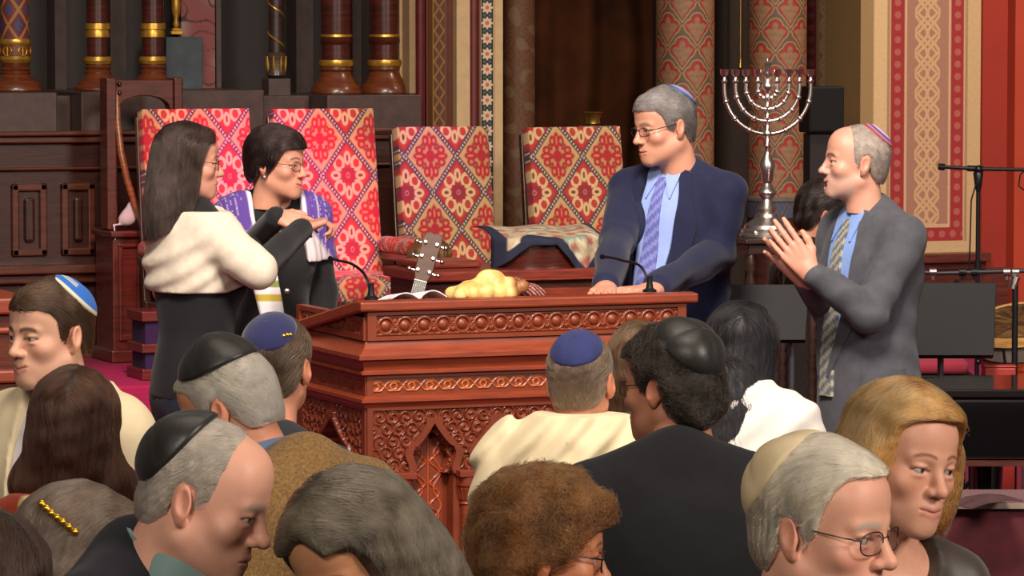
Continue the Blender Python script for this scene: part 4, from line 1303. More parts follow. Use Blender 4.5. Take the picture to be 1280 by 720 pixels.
b = MB(); lt(b, [(.14, -.28), (.165, -.2), (.17, -.11)]); b.build('shell', W('orange maple', 'a5421c', var=.35, vscale=24), t, True)
for k in range(8):
    q = k * PI / 4 + .3
    b = MB(); c_, s_ = math.cos(q), math.sin(q)
    p_ = [tl @ np.array([.186 * c_, .186 * s_, z_]) + np.array([0, 0, hz_]) for z_ in (-.03, -.12)]
    b.tube(p_, .005, 8); b.ball(p_[1], .012, 10, 6); b.build('lug', blackm, t, True)
b = MB(); 
for k in range(3):
    q = .5 + 2 * PI * k / 3; b.tube([(.15 * math.cos(q), .15 * math.sin(q), hz_ - .2), (.22 * math.cos(q), .22 * math.sin(q), .012)], .008, 8)
b.build('stand_legs', silver, t, True)
# red cushioned chair and a red box
q = P(1170, 463, 14.6)
t = thing('stage_chair', 'low black chair with red seat pad behind the large music stand', 'chair', (q[0], q[1], BZ), -AL)
hz_ = q[2] - BZ
cl = np.tile(lin('8e2238'), (1, 1))
soft('seat_pad', (-.14, -.2, hz_), (.10, .2, hz_ + .055), .025, .008, t, lambda x, y, z: np.tile(lin('8e2238'), (len(x), 1)))
b = MB(); b.box(-.13, .12, -.19, .19, hz_ - .11, hz_ - .001); b.build('seat_frame', black, t, bev=.006)
for sx2, sy2 in ((-1, -1), (1, -1), (1, 1), (-1, 1)):
    b = MB(); b.tube([(sx2 * .12, sy2 * .17, .003), (sx2 * .11, sy2 * .16, hz_ - .02)], .013, 8); b.build('leg', blackm, t, True)
q = P(1248, 490, 13.9)
t = thing('red_crate', 'plain red box on the floor below the drum and bar stand', 'box', (q[0] + .03, q[1] + .1, BZ), -AL)
b = MB(); b.box(-.03, .08, -.03, .03, 0, P(1248, 462, 13.9)[2] - BZ); b.build('body', mat('red laminate', '95281f', rough=.5, var=.06), t, bev=.005)
b = MB(); b.box(-.032, .082, -.032, .032, P(1248, 462, 13.9)[2] - BZ, P(1248, 459, 13.9)[2] - BZ); b.build('lid', mat('red laminate', ''), t, bev=.004)

# grand piano
q0 = P(1168, 500, 12.6)
t = thing('grand_piano', 'black lacquered grand piano side at the right edge behind the blonde woman', 'piano', (q0[0] + 1.09, q0[1] + .45, BZ), -AL)
lac = mat('black lacquer', '0b0b0d', rough=.08, var=.03, coat=.8)
zt_ = q0[2] - BZ; zr = P(1200, 592, 12.6)[2] - BZ
pl = [(-.85, -.45), (.75, -.45), (.75, .25), (.2, .27)] + [(.1 - .25 * k, .25 - .1 * k + .012 * k * k) for k in range(1, 4)] + [(-.84, -.1)]
b = MB(); b.prism(pl, zr, zt_ - .03, 2); b.build('rim', lac, t, bev=.012)
b = MB(); b.prism([(p_[0] * 1.02, p_[1] * 1.02) for p_ in pl], zt_ - .028, zt_, 2); b.build('lid', lac, t, bev=.006)
b = MB(); b.prism([(p_[0] * 1.01, p_[1] * 1.01) for p_ in pl], zr - .02, zr - .001, 2); b.build('underboard', W('piano underboard', '4a2218'), t)
for x_, y_ in ((-.6, -.2), (.5, -.3), (.5, .1)):
    b = MB(); b.lathe([(.035, 0), (.035, .05), (.03, .06), (.04, .2), (.055, zr - .03), (.055, zr - .02)], (x_, y_, 0), 16); b.build('leg', lac, t, True, sharp=30)
# burgundy ledge in front of the piano
q0 = P(1150, 646, 11.0)
t = thing('velvet_ledge', 'low parapet with burgundy velvet top and pale front edge in front of the piano', 'ledge', (q0[0] + .6, q0[1] + .1, BZ if q0[1] > 10.6 else 0), -AL)
bz_ = t.location.z; zt_ = q0[2] - bz_
vel = mat('burgundy velvet', '56101f', rough=.8, var=.15, sheen=.2)
b = MB(); b.box(-.6, .7, .0, .28, 0, zt_ - .02); b.build('wall', vel, t)
b = MB(); b.box(-.6, .7, -.012, .3, zt_ - .018, zt_ + .004); b.build('top', vel, t, bev=.004)
b = MB(); b.box(-.6, .7, -.02, -.012, zt_ - .014, zt_ + .002); b.build('front_edge', mat('pale trim', '8a7a70', rough=.5, var=.05), t)
q1 = P(1215, 625, 11.12)
t2 = thing('open_folder', 'dark open folder of papers lying on the burgundy ledge', 'folder', (q1[0], q1[1] + .06, bz_ + zt_ + .006), -AL + .3)
for sg in (-1, 1):
    b = MB(); b.prism([(0, 0), (sg * .05, .014), (sg * .11, .02), (sg * .16, .016), (sg * .16, .02), (sg * .11, .025), (sg * .05, .019), (0, .004)], -.06, .08); b.build('leaf', mat('dark paper', '4a2f33', rough=.7, var=.2), t2)
# loudspeaker on a dark stand near the side wall
q1 = P(1033, 108, 19.3); q2 = P(1033, 166, 19.3)
t = thing('loudspeaker', 'black loudspeaker cabinet on stand against the patterned side wall', 'speaker', (q1[0], q1[1] + .05, TZ), -AL + .2)
s = 19.3 / F; z1_, z0_ = q1[2] - TZ, q2[2] - TZ
b = MB(); b.box(-.088, .088, -.09, .1, z0_, z1_); b.build('cabinet', black, t, bev=.008)
b = MB(); b.box(-.08, .08, -.098, -.088, z0_ + .012, z1_ - .012); gr = b.build('grille', mat('black cloth', '0c0c0e', rough=.95, var=.1, bump=.4, bscale=600), t)
b = MB(); b.lathe([(.05, 0), (.045, .004), (.02, .012)], (0, 0, 0), 24)
b = MB(); b.box(-.075, .075, -.06, .06, .03, z0_ - .004); b.build('stand_column', mat('dark stand', '171114', rough=.7, var=.1), t, bev=.005)
b = MB(); b.box(-.14, .14, -.12, .12, 0, .03); b.build('stand_foot', blackm, t, bev=.004)
# ------------------------------------------------------------------ heads
CC = np.array([0, .012, .035]); CR = np.array([.076, .096, .086])


def head_shape(male=True, jaw=1.0, nose=1.0, mouth_open=0.0, fat=0.0, smile=0.0, h=.0025):
    m = 1.0 if male else 0.0
    jw = jaw * (1.0 if male else .9)
    p = []
    for s in (-1, 1):
        p.append(cone((s * .052 * jw, .004, -.058), (s * .016 * jw, -.072, -.100), .017 + fat * .006, .0155, .03))
    p += [ell(CC, CR, .02), ell((0, -.05, .05), (.058, .04, .05), .03), ell((0, -.028, -.028), (.061, .060, .083), .03),
          ell((0, -.036, -.07), (.046 * jw + fat * .008, .043, .040), .03),
          ell((0, -.076, -.098), (.019 * jw, .0155, .0165), .02),
          ell((0, -.072, -.066), (.031, .024, .028), .02),
          cone((0, .022, -.055), (0, .04, -.175), .052 + .004 * m + fat * .006, .054 + .006 * m, .03)]
    for s in (-1, 1):
        p.append(ell((s * .043, -.058, -.026), (.023 + fat * .003, .022, .02), .022))
        p.append(cone((s * .011, -.0845, .020), (s * .043, -.072, .019), .0095 + .001 * m, .008, .014))
    for s in (-1, 1):
        p.append(ell((s * .032, -.098, .0), (.0165, .0165, .0115), .012, 's'))
    p += [cone((0, -.086, .012), (0, -.106 - .006 * (nose - 1), -.028), .0075, .0105 * nose, .012), ell((0, -.1085, -.033), (.0115 * nose, .0125 * nose, .0105), .008)]
    for s in (-1, 1):
        p.append(ell((s * .0125 * nose, -.097, -.036), (.0085, .0105, .008), .006))
        p.append(ell((s * .0065 * nose, -.106, -.0445), (.0038, .006, .004), .003, 's'))
        # lids round the eye, an open slit between them
        p.append(ell((s * .032, -.0745, .0068), (.0172, .0152, .0062), .005))
        p.append(ell((s * .032, -.0735, -.0095), (.0165, .0145, .0055), .006))
    up = .004 * smile
    mo = mouth_open
    p += [cone((-.021, -.0885, -.0665 + up), (0, -.0950, -.0648), .0040, .0050, .006), cone((.021, -.0885, -.0665 + up), (0, -.0950, -.0648), .0040, .0050, .006),
          cone((-.019, -.0875, -.074 - mo + up), (0, -.0925, -.0778 - mo), .0042, .0056, .006), cone((.019, -.0875, -.074 - mo + up), (0, -.0925, -.0778 - mo), .0042, .0056, .006),
          cone((-.025, -.0905, -.0695 + up * 1.3), (0, -.0995, -.0708), .0016, .0016, .003, 's'), cone((.025, -.0905, -.0695 + up * 1.3), (0, -.0995, -.0708), .0016, .0016, .003, 's')]
    if mo:
        p.append(ell((0, -.094, -.0715 - mo * .5), (.019, .02, .003 + mo * .55), .004, 's'))
    for s in (-1, 1):                             # ears
        R = rotm(rx=-14, rz=s * 24)
        p.append(ell((s * .0795, .016, -.006), (.0085, .0185, .0315), .006, 'u', R))
        p.append(ell((s * .088, .012, -.002), (.0065, .0105, .019), .004, 's', R))
        p.append(ell((s * .0765, .008, -.0335), (.007, .009, .0095), .006))
        p.append(ell((s * .079, .004, -.008), (.005, .005, .008), .004))
    v, f = blob(p, h, relax=1, clip=((-.2, -.2, -.165), (.2, .2, .2)))
    return v, f


_HC = {}


def head_mesh(skin, brow, male=True, beard=None, lips='b06a60', blush=.36, **kw):
    key = (male, tuple(sorted(kw.items())))
    if key not in _HC:
        _HC[key] = head_shape(male, **kw)
    v, f = _HC[key]
    x, y, z = v[:, 0], v[:, 1], v[:, 2]
    c = np.tile(np.array(lin(skin)), (len(v), 1))
    red = c * np.array([1.03, .66, .60])
    g = np.exp(-(((np.abs(x) - .045) / .02) ** 2 + ((y + .07) / .03) ** 2 + ((z + .03) / .02) ** 2)) + np.exp(-(((x) / .014) ** 2 + ((y + .108) / .016) ** 2 + ((z + .034) / .014) ** 2)) + .9 * sst(.072, .08, np.abs(x)) * sst(.05, .03, np.abs(z + .005)) * sst(.05, .04, np.abs(y - .014))
    c = mixc(c, red, np.clip(g, 0, 1) * blush)
    mo = kw.get('mouth_open', 0); sm = kw.get('smile', 0) * .004
    lz = np.where(np.abs(x) < .025, sm * (np.abs(x) / .02), 0)
    lipm = sst(.026, .021, np.abs(x)) * sst(-.080 - mo - .004, -.080 - mo + .001, z - lz) * sst(-.0585, -.0635, z - lz) * sst(-.083, -.0865, y)
    c = mixc(c, lin(lips), lipm * .6)
    if mo:
        inner = np.exp(-((x / .02) ** 4 + ((z + .0715 + mo * .5) / (.004 + mo * .5)) ** 4)) * sst(-.06, -.075, y) * (y > -.0925)
        c = mixc(c, lin('3a1512'), inner)
        teeth = np.exp(-((x / .017) ** 6 + ((z + .0705) / .0028) ** 4)) * (y > -.094) * (y < -.074)
        c = mixc(c, lin('d8cfc0'), teeth)
    if beard:
        bm = np.maximum(sst(-.046, -.058, z) * sst(-.02, -.05, y), sst(-.03, -.05, z + (np.abs(x) - .07) * .5) * sst(.0, -.03, y)) * sst(.02, -.0, y) * sst(-.135, -.11, z)
        bm = bm * (1 - lipm)
        c = mixc(c, lin(beard[0]), bm * beard[1] * (.85 + .15 * nz(x, y, z, 700)))
    bz = .0235 - ((np.abs(x) - .03) / .06) ** 2 * 4 * .012 + (0 if male else .004)
    bw = .0052 if male else .0034
    brm = np.exp(-((z - bz) / bw) ** 4) * sst(.009, .014, np.abs(x)) * sst(.056, .046, np.abs(x)) * sst(-.05, -.06, y)
    c = mixc(c, lin(brow), brm * (.85 if male else .8))
    lid = np.exp(-((z - .0018 + .12 * np.abs(np.abs(x) - .032)) / .0022) ** 4) * sst(.0195, .016, np.abs(np.abs(x) - .032)) * sst(-.06, -.068, y)
    c = mixc(c, lin('3b241c'), lid * .75)
    return v, f, c


def eye_mesh(s, gaze=(0, 0), iris='3a2818'):
    n, m = 20, 14
    v = [(0, 0, 1.)]; 
    for i in range(1, m):
        t = PI * i / m
        for k in range(n):
            q = 2 * PI * k / n
            v.append((math.sin(t) * math.cos(q), math.sin(t) * math.sin(q), math.cos(t)))
    v.append((0, 0, -1.))
    f = [(0, 1 + k, 1 + (k + 1) % n) for k in range(n)]
    for i in range(m - 2):
        for k in range(n):
            a = 1 + i * n + k; b = 1 + i * n + (k + 1) % n
            f.append((a, a + n, b + n, b))
    L = len(v) - 1
    f += [(L, 1 + (m - 2) * n + (k + 1) % n, 1 + (m - 2) * n + k) for k in range(n)]
    v = np.array(v)
    ang = np.degrees(np.arccos(np.clip(v[:, 2], -1, 1)))
    c = np.tile(lin('b3a69c'), (len(v), 1))
    c = mixc(c, lin(iris), sst(36, 30, ang)); c = mixc(c, lin('060505'), sst(17, 13, ang))
    R = rotm(rx=90 + gaze[1], rz=gaze[0])         # +z of the eye looks along -y
    v = (R @ v.T).T * .0122 + np.array([s * .032, -.0742, -.001])
    return v, f, c


# ------------------------------------------------------------------ hands
def hand_mesh(wrist, d, palm, left, curls=(20, 25, 28, 32), spread=4, s=1.0, thumb=0.0, h=.0022):
    sg = 1 if left else -1
    p = []
    bx = np.array([.031, .0105, -.0105, -.030]) * sg
    by = [.086, .090, .086, .078]
    ln = [(.040, .024, .019), (.044, .028, .020), (.041, .026, .020), (.032, .020, .017)]
    for i in range(4):
        p.append(cone((bx[i] * .55, .0, .0), (bx[i], by[i], 0), .0165, .0108, .012))
    p.append(ell((sg * .024, .04, -.010), (.016, .03, .013), .014))
    p.append(cone((0, -.018, 0), (0, .012, 0), .023, .0215, .014))
    for i in range(4):
        a = np.array([bx[i], by[i], 0.]); ang = 0; fan = math.radians(spread) * (1.5 - i) * sg
        r = [.0096, .0088, .0082, .0068]
        if i == 3: r = [q * .86 for q in r]
        for j in range(3):
            ang += math.radians(curls[i]) * (.8, 1.0, .7)[j]
            dv = np.array([math.sin(fan) * math.cos(ang), math.cos(fan) * math.cos(ang), -math.sin(ang)])
            b = a + dv * ln[i][j]
            p.append(cone(a, b, r[j], r[j + 1], .003))
            a = b
    th = [(.022, .018, -.006), (.046, .048, -.014), (.054 - .012 * thumb, .078, -.018 - .006 * thumb), (.055 - .026 * thumb, .104, -.02 - .008 * thumb)]
    rr = [.0145, .0118, .0105, .0082]
    for j in range(3):
        a = np.array(th[j]); b = np.array(th[j + 1]); a[0] *= sg; b[0] *= sg
        p.append(cone(a, b, rr[j], rr[j + 1], .006))
    v, f = blob(p, h, relax=1, pad=.012)
    y = np.array(d, float); y /= np.linalg.norm(y)
    z = -np.array(palm, float); z -= y * np.dot(y, z); z /= np.linalg.norm(z)
    x = np.cross(y, z)
    return np.array(wrist) + (v * s) @ np.stack([x, y, z]), f


# ------------------------------------------------------------------ a person
def hair_mat(cols):
    nm = 'hair ' + cols[0] + cols[1]
    if nm in MATS: return MATS[nm]
    m = bpy.data.materials.new(nm); m.use_nodes = True; nt = m.node_tree
    nt.nodes.remove(nt.nodes['Principled BSDF'])
    hb = nt.nodes.new('ShaderNodeBsdfHairPrincipled'); hb.model = 'CHIANG'; hb.parametrization = 'COLOR'
    hi = nt.nodes.new('ShaderNodeHairInfo'); mx = nt.nodes.new('ShaderNodeMix'); mx.data_type = 'RGBA'
    tc = nt.nodes.new('ShaderNodeTexCoord'); no = nt.nodes.new('ShaderNodeTexNoise'); no.inputs['Scale'].default_value = 32
    nt.links.new(tc.outputs['Object'], no.inputs['Vector'])
    ad = nt.nodes.new('ShaderNodeMath'); ad.operation = 'MULTIPLY_ADD'; ad.inputs[1].default_value = .6
    nt.links.new(hi.outputs['Random'], ad.inputs[0]); 
    sb = nt.nodes.new('ShaderNodeMath'); sb.operation = 'MULTIPLY_ADD'; sb.inputs[1].default_value = 1.1; sb.inputs[2].default_value = -.3
    nt.links.new(no.outputs['Fac'], sb.inputs[0]); nt.links.new(sb.outputs[0], ad.inputs[2]); ad.use_clamp = True
    nt.links.new(ad.outputs[0], mx.inputs[0])
    mx.inputs[6].default_value = (*lin(cols[0]), 1); mx.inputs[7].default_value = (*lin(cols[1]), 1)
    nt.links.new(mx.outputs[2], hb.inputs['Color'])
    hb.inputs['IOR'].default_value = 1.38; hb.inputs['Roughness'].default_value = .38; hb.inputs['Radial Roughness'].default_value = .5
    nt.links.new(hb.outputs[0], nt.nodes['Material Output'].inputs['Surface'])
    MATS[nm] = m
    return m


HAIRM = dict(rough=.5, var=.35, vscale=55, bump=.5, bscale=150, attr=True, spec=.35)


class Person:
    def __init__(s, label, px, py, d, floor=None, yaw=0, hyaw=None, pitch=0, roll=0, hs=1.0, bs=1.0, male=True, fo=-.05, neck=.165,
                 skin='c98d72', brow='4a3426', head=None, arms=None, sw=None, belly=1.0, hands=(), legs=True, gaze=(0, 0), eyes=True, iris='3a2818', beard=None, seat=None, bh=.011):
        s.male, s.hs, s.bs, s.belly = male, hs, bs, belly
        s.rz = -AL + math.radians(yaw)
        s.Rb = np.array(Matrix.Rotation(s.rz, 3, 'Z'))
        Hw = P(px, py, d)
        root = Hw + s.Rb @ np.array([0, -fo, 0])
        if floor is None: floor = .05 * max(0, 9.3 - root[1]) if root[1] < 10.4 else .57
        if callable(floor): floor = floor(root)
        root[2] = floor
        s.root = root
        s.N = Hw[2] - floor - neck * hs
        s.hp = np.array([0, fo, Hw[2] - floor])
        s.d = d
        hy = 0 if hyaw is None else hyaw - yaw
        s.Rh = rotm(pitch, roll, hy)
        s.sw = (sw or (.165 if male else .138)) * bs
        s.seat = seat
        N = s.N
        arms = arms or {}
        def pt(q):
            return s.L(*q) if len(q) == 3 and abs(q[0]) > 5 else np.array([q[0], q[1], N + q[2]])
        s.arm = {}
        for k, sg in (('L', 1), ('R', -1)):
            if k in arms:
                e, w = pt(arms[k][0]), pt(arms[k][1])
            else:
                e = np.array([sg * (s.sw + .055), .035, N - .35 * bs]); w = np.array([sg * (s.sw + .05), -.03, N - .60 * bs])
            sh = np.array([sg * s.sw, .01, N - .075 * bs])
            if k in arms and len(arms[k]) > 2: sh = sh + np.array(arms[k][2])
            s.arm[k] = (sh, e, w)
        # body: one skin surface with head and hands
        v, f = blob(s.prims(-.004, ('torso', 'hips', 'arms', 'legs', 'neck'), feet=True), bh)
        V, Fc = [v], [f]
        c = np.tile(lin(skin), (len(v), 1)); C = [c]
        hv, hf, hc = head_mesh(skin, brow, male, beard, **(head or {}))
        V.append(s.H(hv)); Fc.append(hf + len(v)); C.append(hc)
        nb = len(v) + len(hv)
        hd = {'L': dict(palm=(-1, 0, 0), h=.005), 'R': dict(palm=(1, 0, 0), h=.005)}
        hd.update(dict(hands))
        for k, kw in hd.items():
            if isinstance(kw, list):               # directions given as seen in the photograph
                kw = dict(d=s.dirw(*kw[1]), palm=s.dirw(*kw[2]), **kw[3])
            kw = dict(kw)
            wr = s.arm[k][2] + np.array(kw.pop('shift', (0, 0, 0)))
            dv = kw.pop('d', None)
            if dv is None: dv = s.arm[k][2] - s.arm[k][1]
            a, b = hand_mesh(wr, dv, kw.pop('palm'), k == 'L', s=(1.0 if male else .9) * bs, **kw)
            V.append(a); Fc.append(b + nb); nb += len(a)
            hcol = np.tile(lin(skin) * np.array([1.0, .92, .9]), (len(a), 1)); C.append(hcol)
        sk = mat('skin', 'c98d72', rough=.48, var=.06, vscale=30, attr=True, sss=.12, spec=.4, bump=.08, bscale=300)
        s.o = mesh_obj('person', np.vstack(V), np.vstack(Fc), sk, None, True, np.vstack(C))
        s.o.location = root
        s.o.rotation_euler = (0, 0, s.rz)
        tag(s.o, label, 'person')
        if eyes:
            for sg in (-1, 1):
                ev, ef, ec = eye_mesh(sg, gaze, iris)
                mesh_obj('eye', s.H(ev), ef, mat('eye', 'ffffff', rough=.15, var=.02, attr=True), s.o, True, ec)

    def L(s, px, py, d):
        return s.Rb.T @ (P(px, py, d) - s.root)

    def H(s, v):                                   # head space -> body space
        return (np.asarray(v) * s.hs) @ s.Rh.T + s.hp

    def dirw(s, dx, dy, dz):                       # image right, image up, away -> body space
        w = RGT * dx + np.array([0, 0, 1.]) * dy + np.array([math.sin(AL), math.cos(AL), 0]) * dz
        return s.Rb.T @ w

    def prims(s, e, parts, feet=False, arm_end=1.0, hem=None, k=.05):
        N, sw, b = s.N, s.sw, s.bs
        m = s.male
        p = []
        if 'torso' in parts or 'up' in parts:
            p += [ell((0, .012, N - .2 * b), (sw * .97 + e, .108 * b + e, .2 * b + e), k),
                  ell((0, .03, N - .14 * b), (sw * .92 + e, .085 * b + e, .12 * b + e), k)]
            if not m:
                p += [ell((sg * .065, -.08 * b, N - .235 * b), (.056 + e, .05 + e, .055 + e), .05) for sg in (-1, 1)]
            for sg in (-1, 1):
                p.append(cone((0, .022, N + .0), (sg * sw * .98, .015, N - .062 * b), .040 * b + e, .044 * b + e, k))
        if 'torso' in parts:
            p.append(ell((0, .0 - .02 * (s.belly - 1) * 4, N - .40 * b), (sw * (.92 if m else .80) * (.7 + .3 * s.belly) + e, .105 * s.belly * b + e, .17 * b + e), .07))
        if 'hips' in parts:
            p.append(ell((0, .012, N - .56 * b), (sw * (.96 if m else 1.12) + e, .118 * b + e, .15 * b + e), .07))
        if 'neck' in parts:
            p.append(cone((0, .018, N - .03), s.hp + np.array([0, .03, -.08]), .056 + e, .052 + e, .03))
        if 'arms' in parts or 'upperarms' in parts:
            for kk in 'LR':
                S, E, W = s.arm[kk]
                p.append(cone(S, E, .049 * b + e * .85, .041 * b + e * .8, .03))
                if 'arms' in parts:
                    We = E + (W - E) * arm_end
                    p.append(cone(E, We, .041 * b + e * .75, .028 * b + e * .75, .02))
        if 'legs' in parts:
            hz = max(N - .60 * b, .3)
            for sg in (-1, 1):
                if s.seat:
                    kn = np.array([sg * .12, -.48, s.seat + .0]); an = np.array([sg * .12, -.46, .09]); hp = np.array([sg * .09, 0, s.seat + .02])
                else:
                    hp = np.array([sg * .085 * b, .012, hz]); kn = np.array([sg * .095 * b, -.01, hz * .53]); an = np.array([sg * .1 * b, .02, .095])
                p.append(cone(hp, kn, .082 * b + e, .056 * b + e, .04)); p.append(cone(kn, an, .056 * b + e, .038 * b + e, .03))
                if feet: p.append(cone(an + np.array([0, .02, -.055]), an + np.array([sg * .02, -.15, -.062]), .036, .03, .03))
        return p

    def garment(s, name, e, m, parts=('torso', 'hips', 'arms'), zlo=None, region=None, disp=None, col=None, h=.008, arm_end=.97, extra=(), relax=1, label=None, k=.05):
        pr = s.prims(e, parts, arm_end=arm_end, k=k) + list(extra)
        def post(X, Y, Z, D):
            if disp is not None: D = D + disp(X, Y, Z)
            if zlo is not None: D = np.maximum(D, (s.N + zlo) - Z + 0 * X + 0 * Y)
            if region is not None: D = np.maximum(D, region(X, Y, Z - s.N))
            return D
        v, f = blob(pr, h, post, relax)
        c = col(v[:, 0], v[:, 1], v[:, 2] - s.N) if col is not None else None
        o = mesh_obj(name, v, f, m, s.o, True, c)
        if label: o['label'] = label
        s.last = BVHTree.FromPolygons([tuple(q) for q in v], [tuple(q) for q in f])
        if 'arms' in parts and 'torso' in parts:
            tv, tf = blob([q for q in s.prims(e, ('torso', 'hips'), k=k)] + list(extra), .012, None, 1)
            s.torso = BVHTree.FromPolygons([tuple(q) for q in tv], [tuple(q) for q in tf])
        return o

    def trousers(s, m, name='trousers', e=.012):
        s.garment(name, e, m, ('hips', 'legs'), h=.013)
        b = MB()
        hz = max(s.N - .60 * s.bs, .3)
        for sg in (-1, 1):
            b = MB()
            ay = -.46 if s.seat else .02
            ax = .12 if s.seat else .1 * s.bs
            b.ball((sg * (ax + .01), ay - .055, .042), (.046, .135, .042), 14, 8)
            b.build('shoe', mat('black leather', '14110f', rough=.35, var=.05), s.o, True)

    def ring(s, name, m, r0, r1, z0, z1, span=180, drop=.03, th=.006, cy=.012, sx=1.0, tilt=0.0, n=40, squash=.92):
        v, f = [], []
        rows = 5
        for lay in (0, 1):
            for i in range(n + 1):
                q = math.radians(-span + 2 * span * i / n)
                fr = (1 - math.cos(q)) / 2
                for j in range(rows):
                    t = j / (rows - 1)
                    r = r0 + (r1 - r0) * t + lay * th
                    z = s.N + z0 + (z1 - z0) * t - drop * fr
                    v.append((r * math.sin(q) * sx, cy + r * math.cos(q) * squash - tilt * fr, z))
        w = rows
        o2 = (n + 1) * w
        for i in range(n):
            for j in range(rows - 1):
                a = i * w + j
                f.append((a, a + 1, a + w + 1, a + w)); f.append((o2 + a, o2 + a + w, o2 + a + w + 1, o2 + a + 1))
            for j in (0, rows - 1):
                a = i * w + j
                f.append((a, a + w, o2 + a + w, o2 + a))
        for i in (0, n):
            for j in range(rows - 1):
                a = i * w + j
                f.append((a, a + 1, o2 + a + 1, o2 + a))
        b = MB(); b.add(v, f)
        return b.build(name, m, s.o, True, sharp=60)

    def drape(s, name, m, left, right, off=.004, th=.004, n=30, mm=6, bvh=None, col=None, smooth=True, yaw=0.0, label=None):
        """A strip of cloth lying on the clothes: left and right edges as (x, z) below the neck, seen from the front turned by yaw."""
        bvh = bvh or s.last
        def rs(pl, t):
            pl = np.array(pl, float)
            L = np.concatenate([[0], np.cumsum(np.linalg.norm(np.diff(pl, axis=0), axis=1))])
            return np.array([np.interp(t * L[-1], L, pl[:, 0]), np.interp(t * L[-1], L, pl[:, 1])])
        cy, sy = math.cos(math.radians(yaw)), math.sin(math.radians(yaw))
        dv = Vector((-sy * 1.0, cy, 0))
        pts, uv = [], []
        last = None
        for i in range(n + 1):
            a, b = rs(left, i / n), rs(right, i / n)
            for j in range(mm + 1):
                q = a + (b - a) * j / mm
                o = Vector((q[0] * cy, q[0] * sy, s.N + q[1])) - dv * 1.0
                hit = bvh.ray_cast(o, dv, 2.0)
                dd = hit[3] if hit[0] is not None else (last if last is not None else .9)
                last = dd
                pts.append(o + dv * dd); uv.append((i / n, j / mm))
        # soften depth along the strip
        pts = np.array([tuple(p) for p in pts]).reshape(n + 1, mm + 1, 3)
        for _ in range(2):
            pts[1:-1] = pts[1:-1] * .5 + (pts[:-2] + pts[2:]) * .25
        pts = pts.reshape(-1, 3)
        d3 = np.array(dv)
        top = pts - d3 * (off + th); bot = pts + d3 * .004
        V = np.vstack([top, bot]); w = mm + 1; K = len(pts)
        f = []
        for i in range(n):
            for j in range(mm):
                a = i * w + j
                f.append((a, a + 1, a + w + 1, a + w)); f.append((K + a, K + a + w, K + a + w + 1, K + a + 1))
        ring = [i * w for i in range(n)] + [n * w + j for j in range(mm)] + [i * w + mm for i in range(n, 0, -1)] + [j for j in range(mm, 0, -1)]
        for i in range(len(ring)):
            a, b = ring[i], ring[(i + 1) % len(ring)]
            f.append((a, b, K + b, K + a))
        uv = np.array(uv)
        c = None
        if col is not None:
            c = col(uv[:, 0], uv[:, 1]); c = np.vstack([c, c])
        bm_ = mesh_obj(name, V, f, m, s.o, smooth, c)
        b2 = bmesh.new(); b2.from_mesh(bm_.data); bmesh.ops.recalc_face_normals(b2, faces=b2.faces); b2.to_mesh(bm_.data); b2.free()
        bm_.data.polygons.foreach_set('use_smooth', np.ones(len(bm_.data.polygons), dtype=bool)); bm_.data.set_sharp_from_angle(angle=math.radians(50))
        if label: bm_['label'] = label
        return bm_

    # -------------------------------------------------------------- hair
    def hair(s, cols, line=None, top=.012, side=.007, lump=.002, freq=110, extra=(), cuts=(), locks=0.0, nlock=38, strands=250, slen=.05, srad=.0011, flow='back',
             h=.003, name='hair', m='hair', cap=True, seed=0, lift=.0, nape=True, curl=0.0, hline=None):
        line = line or [(-.12, .072), (-.06, .07), (-.035, .045), (-.022, -.012), (-.002, -.015), (.002, .022), (.028, .026), (.036, -.02), (.06, -.055), (.12, -.062)]
        ly, lz = [q[0] for q in line], [q[1] for q in line]
        pr = []
        if cap:
            pr.append(ell(CC + np.array([0, .002, (top - side) * .5]), CR + np.array([side, side * .6 + top * .4, side + (top - side) * .5]), .02))
            pr.append(ell((0, -.05, .05), (.058 + side * .6, .04 + side * .8, .05 + side), .025))
            if nape: pr.append(ell((0, .04, -.028), (.060 + side, .058 + side, .062), .03))
        pr += list(extra)
        pr += [ell(c[0], c[1], c[2] if len(c) > 2 else .012, 's') for c in cuts]
        def post(X, Y, Z, D):
            q = D + 0 * (X + Y + Z)
            if lump: q = q + lump * nz(X, Y, Z, freq, seed) 
            if locks:
                ph = np.arctan2(X + 0 * Z, Y - .01 + 0 * Z)
                q = q + locks * np.sin(ph * nlock + 2.2 * nz(X, Y, Z, 14, seed) * 2) * sst(.10, .02, Z)
            if cap and line:
                zh = np.interp(Y, ly, lz)
                if hline is not None: zh = hline(X, Y, zh)
                q = np.maximum(q, (zh - Z) * .8 + 0 * X)
            return q
        D, lo = field(pr, h, post, .02)
        v, f = nets(D, lo, h, 2)
        rs = np.random.RandomState(seed + 5)
        c0, c1 = np.array(lin(cols[0])), np.array(lin(cols[1]))
        x, y, z = v[:, 0], v[:, 1], v[:, 2]
        t = np.clip(.35 + .3 * nz(x, y, z, 50, seed + 2), 0, 1)
        C = (1 - t)[:, None] * c0 + t[:, None] * c1
        Cn = C * .8
        inner = v - CC
        o = mesh_obj(name, s.H(v), f, mat(m, 'ffffff', **HAIRM), s.o, True, Cn)
        s.hairB = BVHTree.FromPolygons([tuple(q) for q in v], [tuple(q) for q in f])
        if not strands: return o
        # single hairs: they start on the shell and lie along it
        nmax = np.array(D.shape) - 2
        def samp(p):
            q = np.clip((p - lo) / h, 0, nmax + .999)
            i = np.minimum(q.astype(int), nmax); fr = q - i
            r = 0
            for c in _C8:
                w = np.prod(np.where(c, fr, 1 - fr), axis=1)
                r = r + w * D[i[:, 0] + c[0], i[:, 1] + c[1], i[:, 2] + c[2]]
            return r
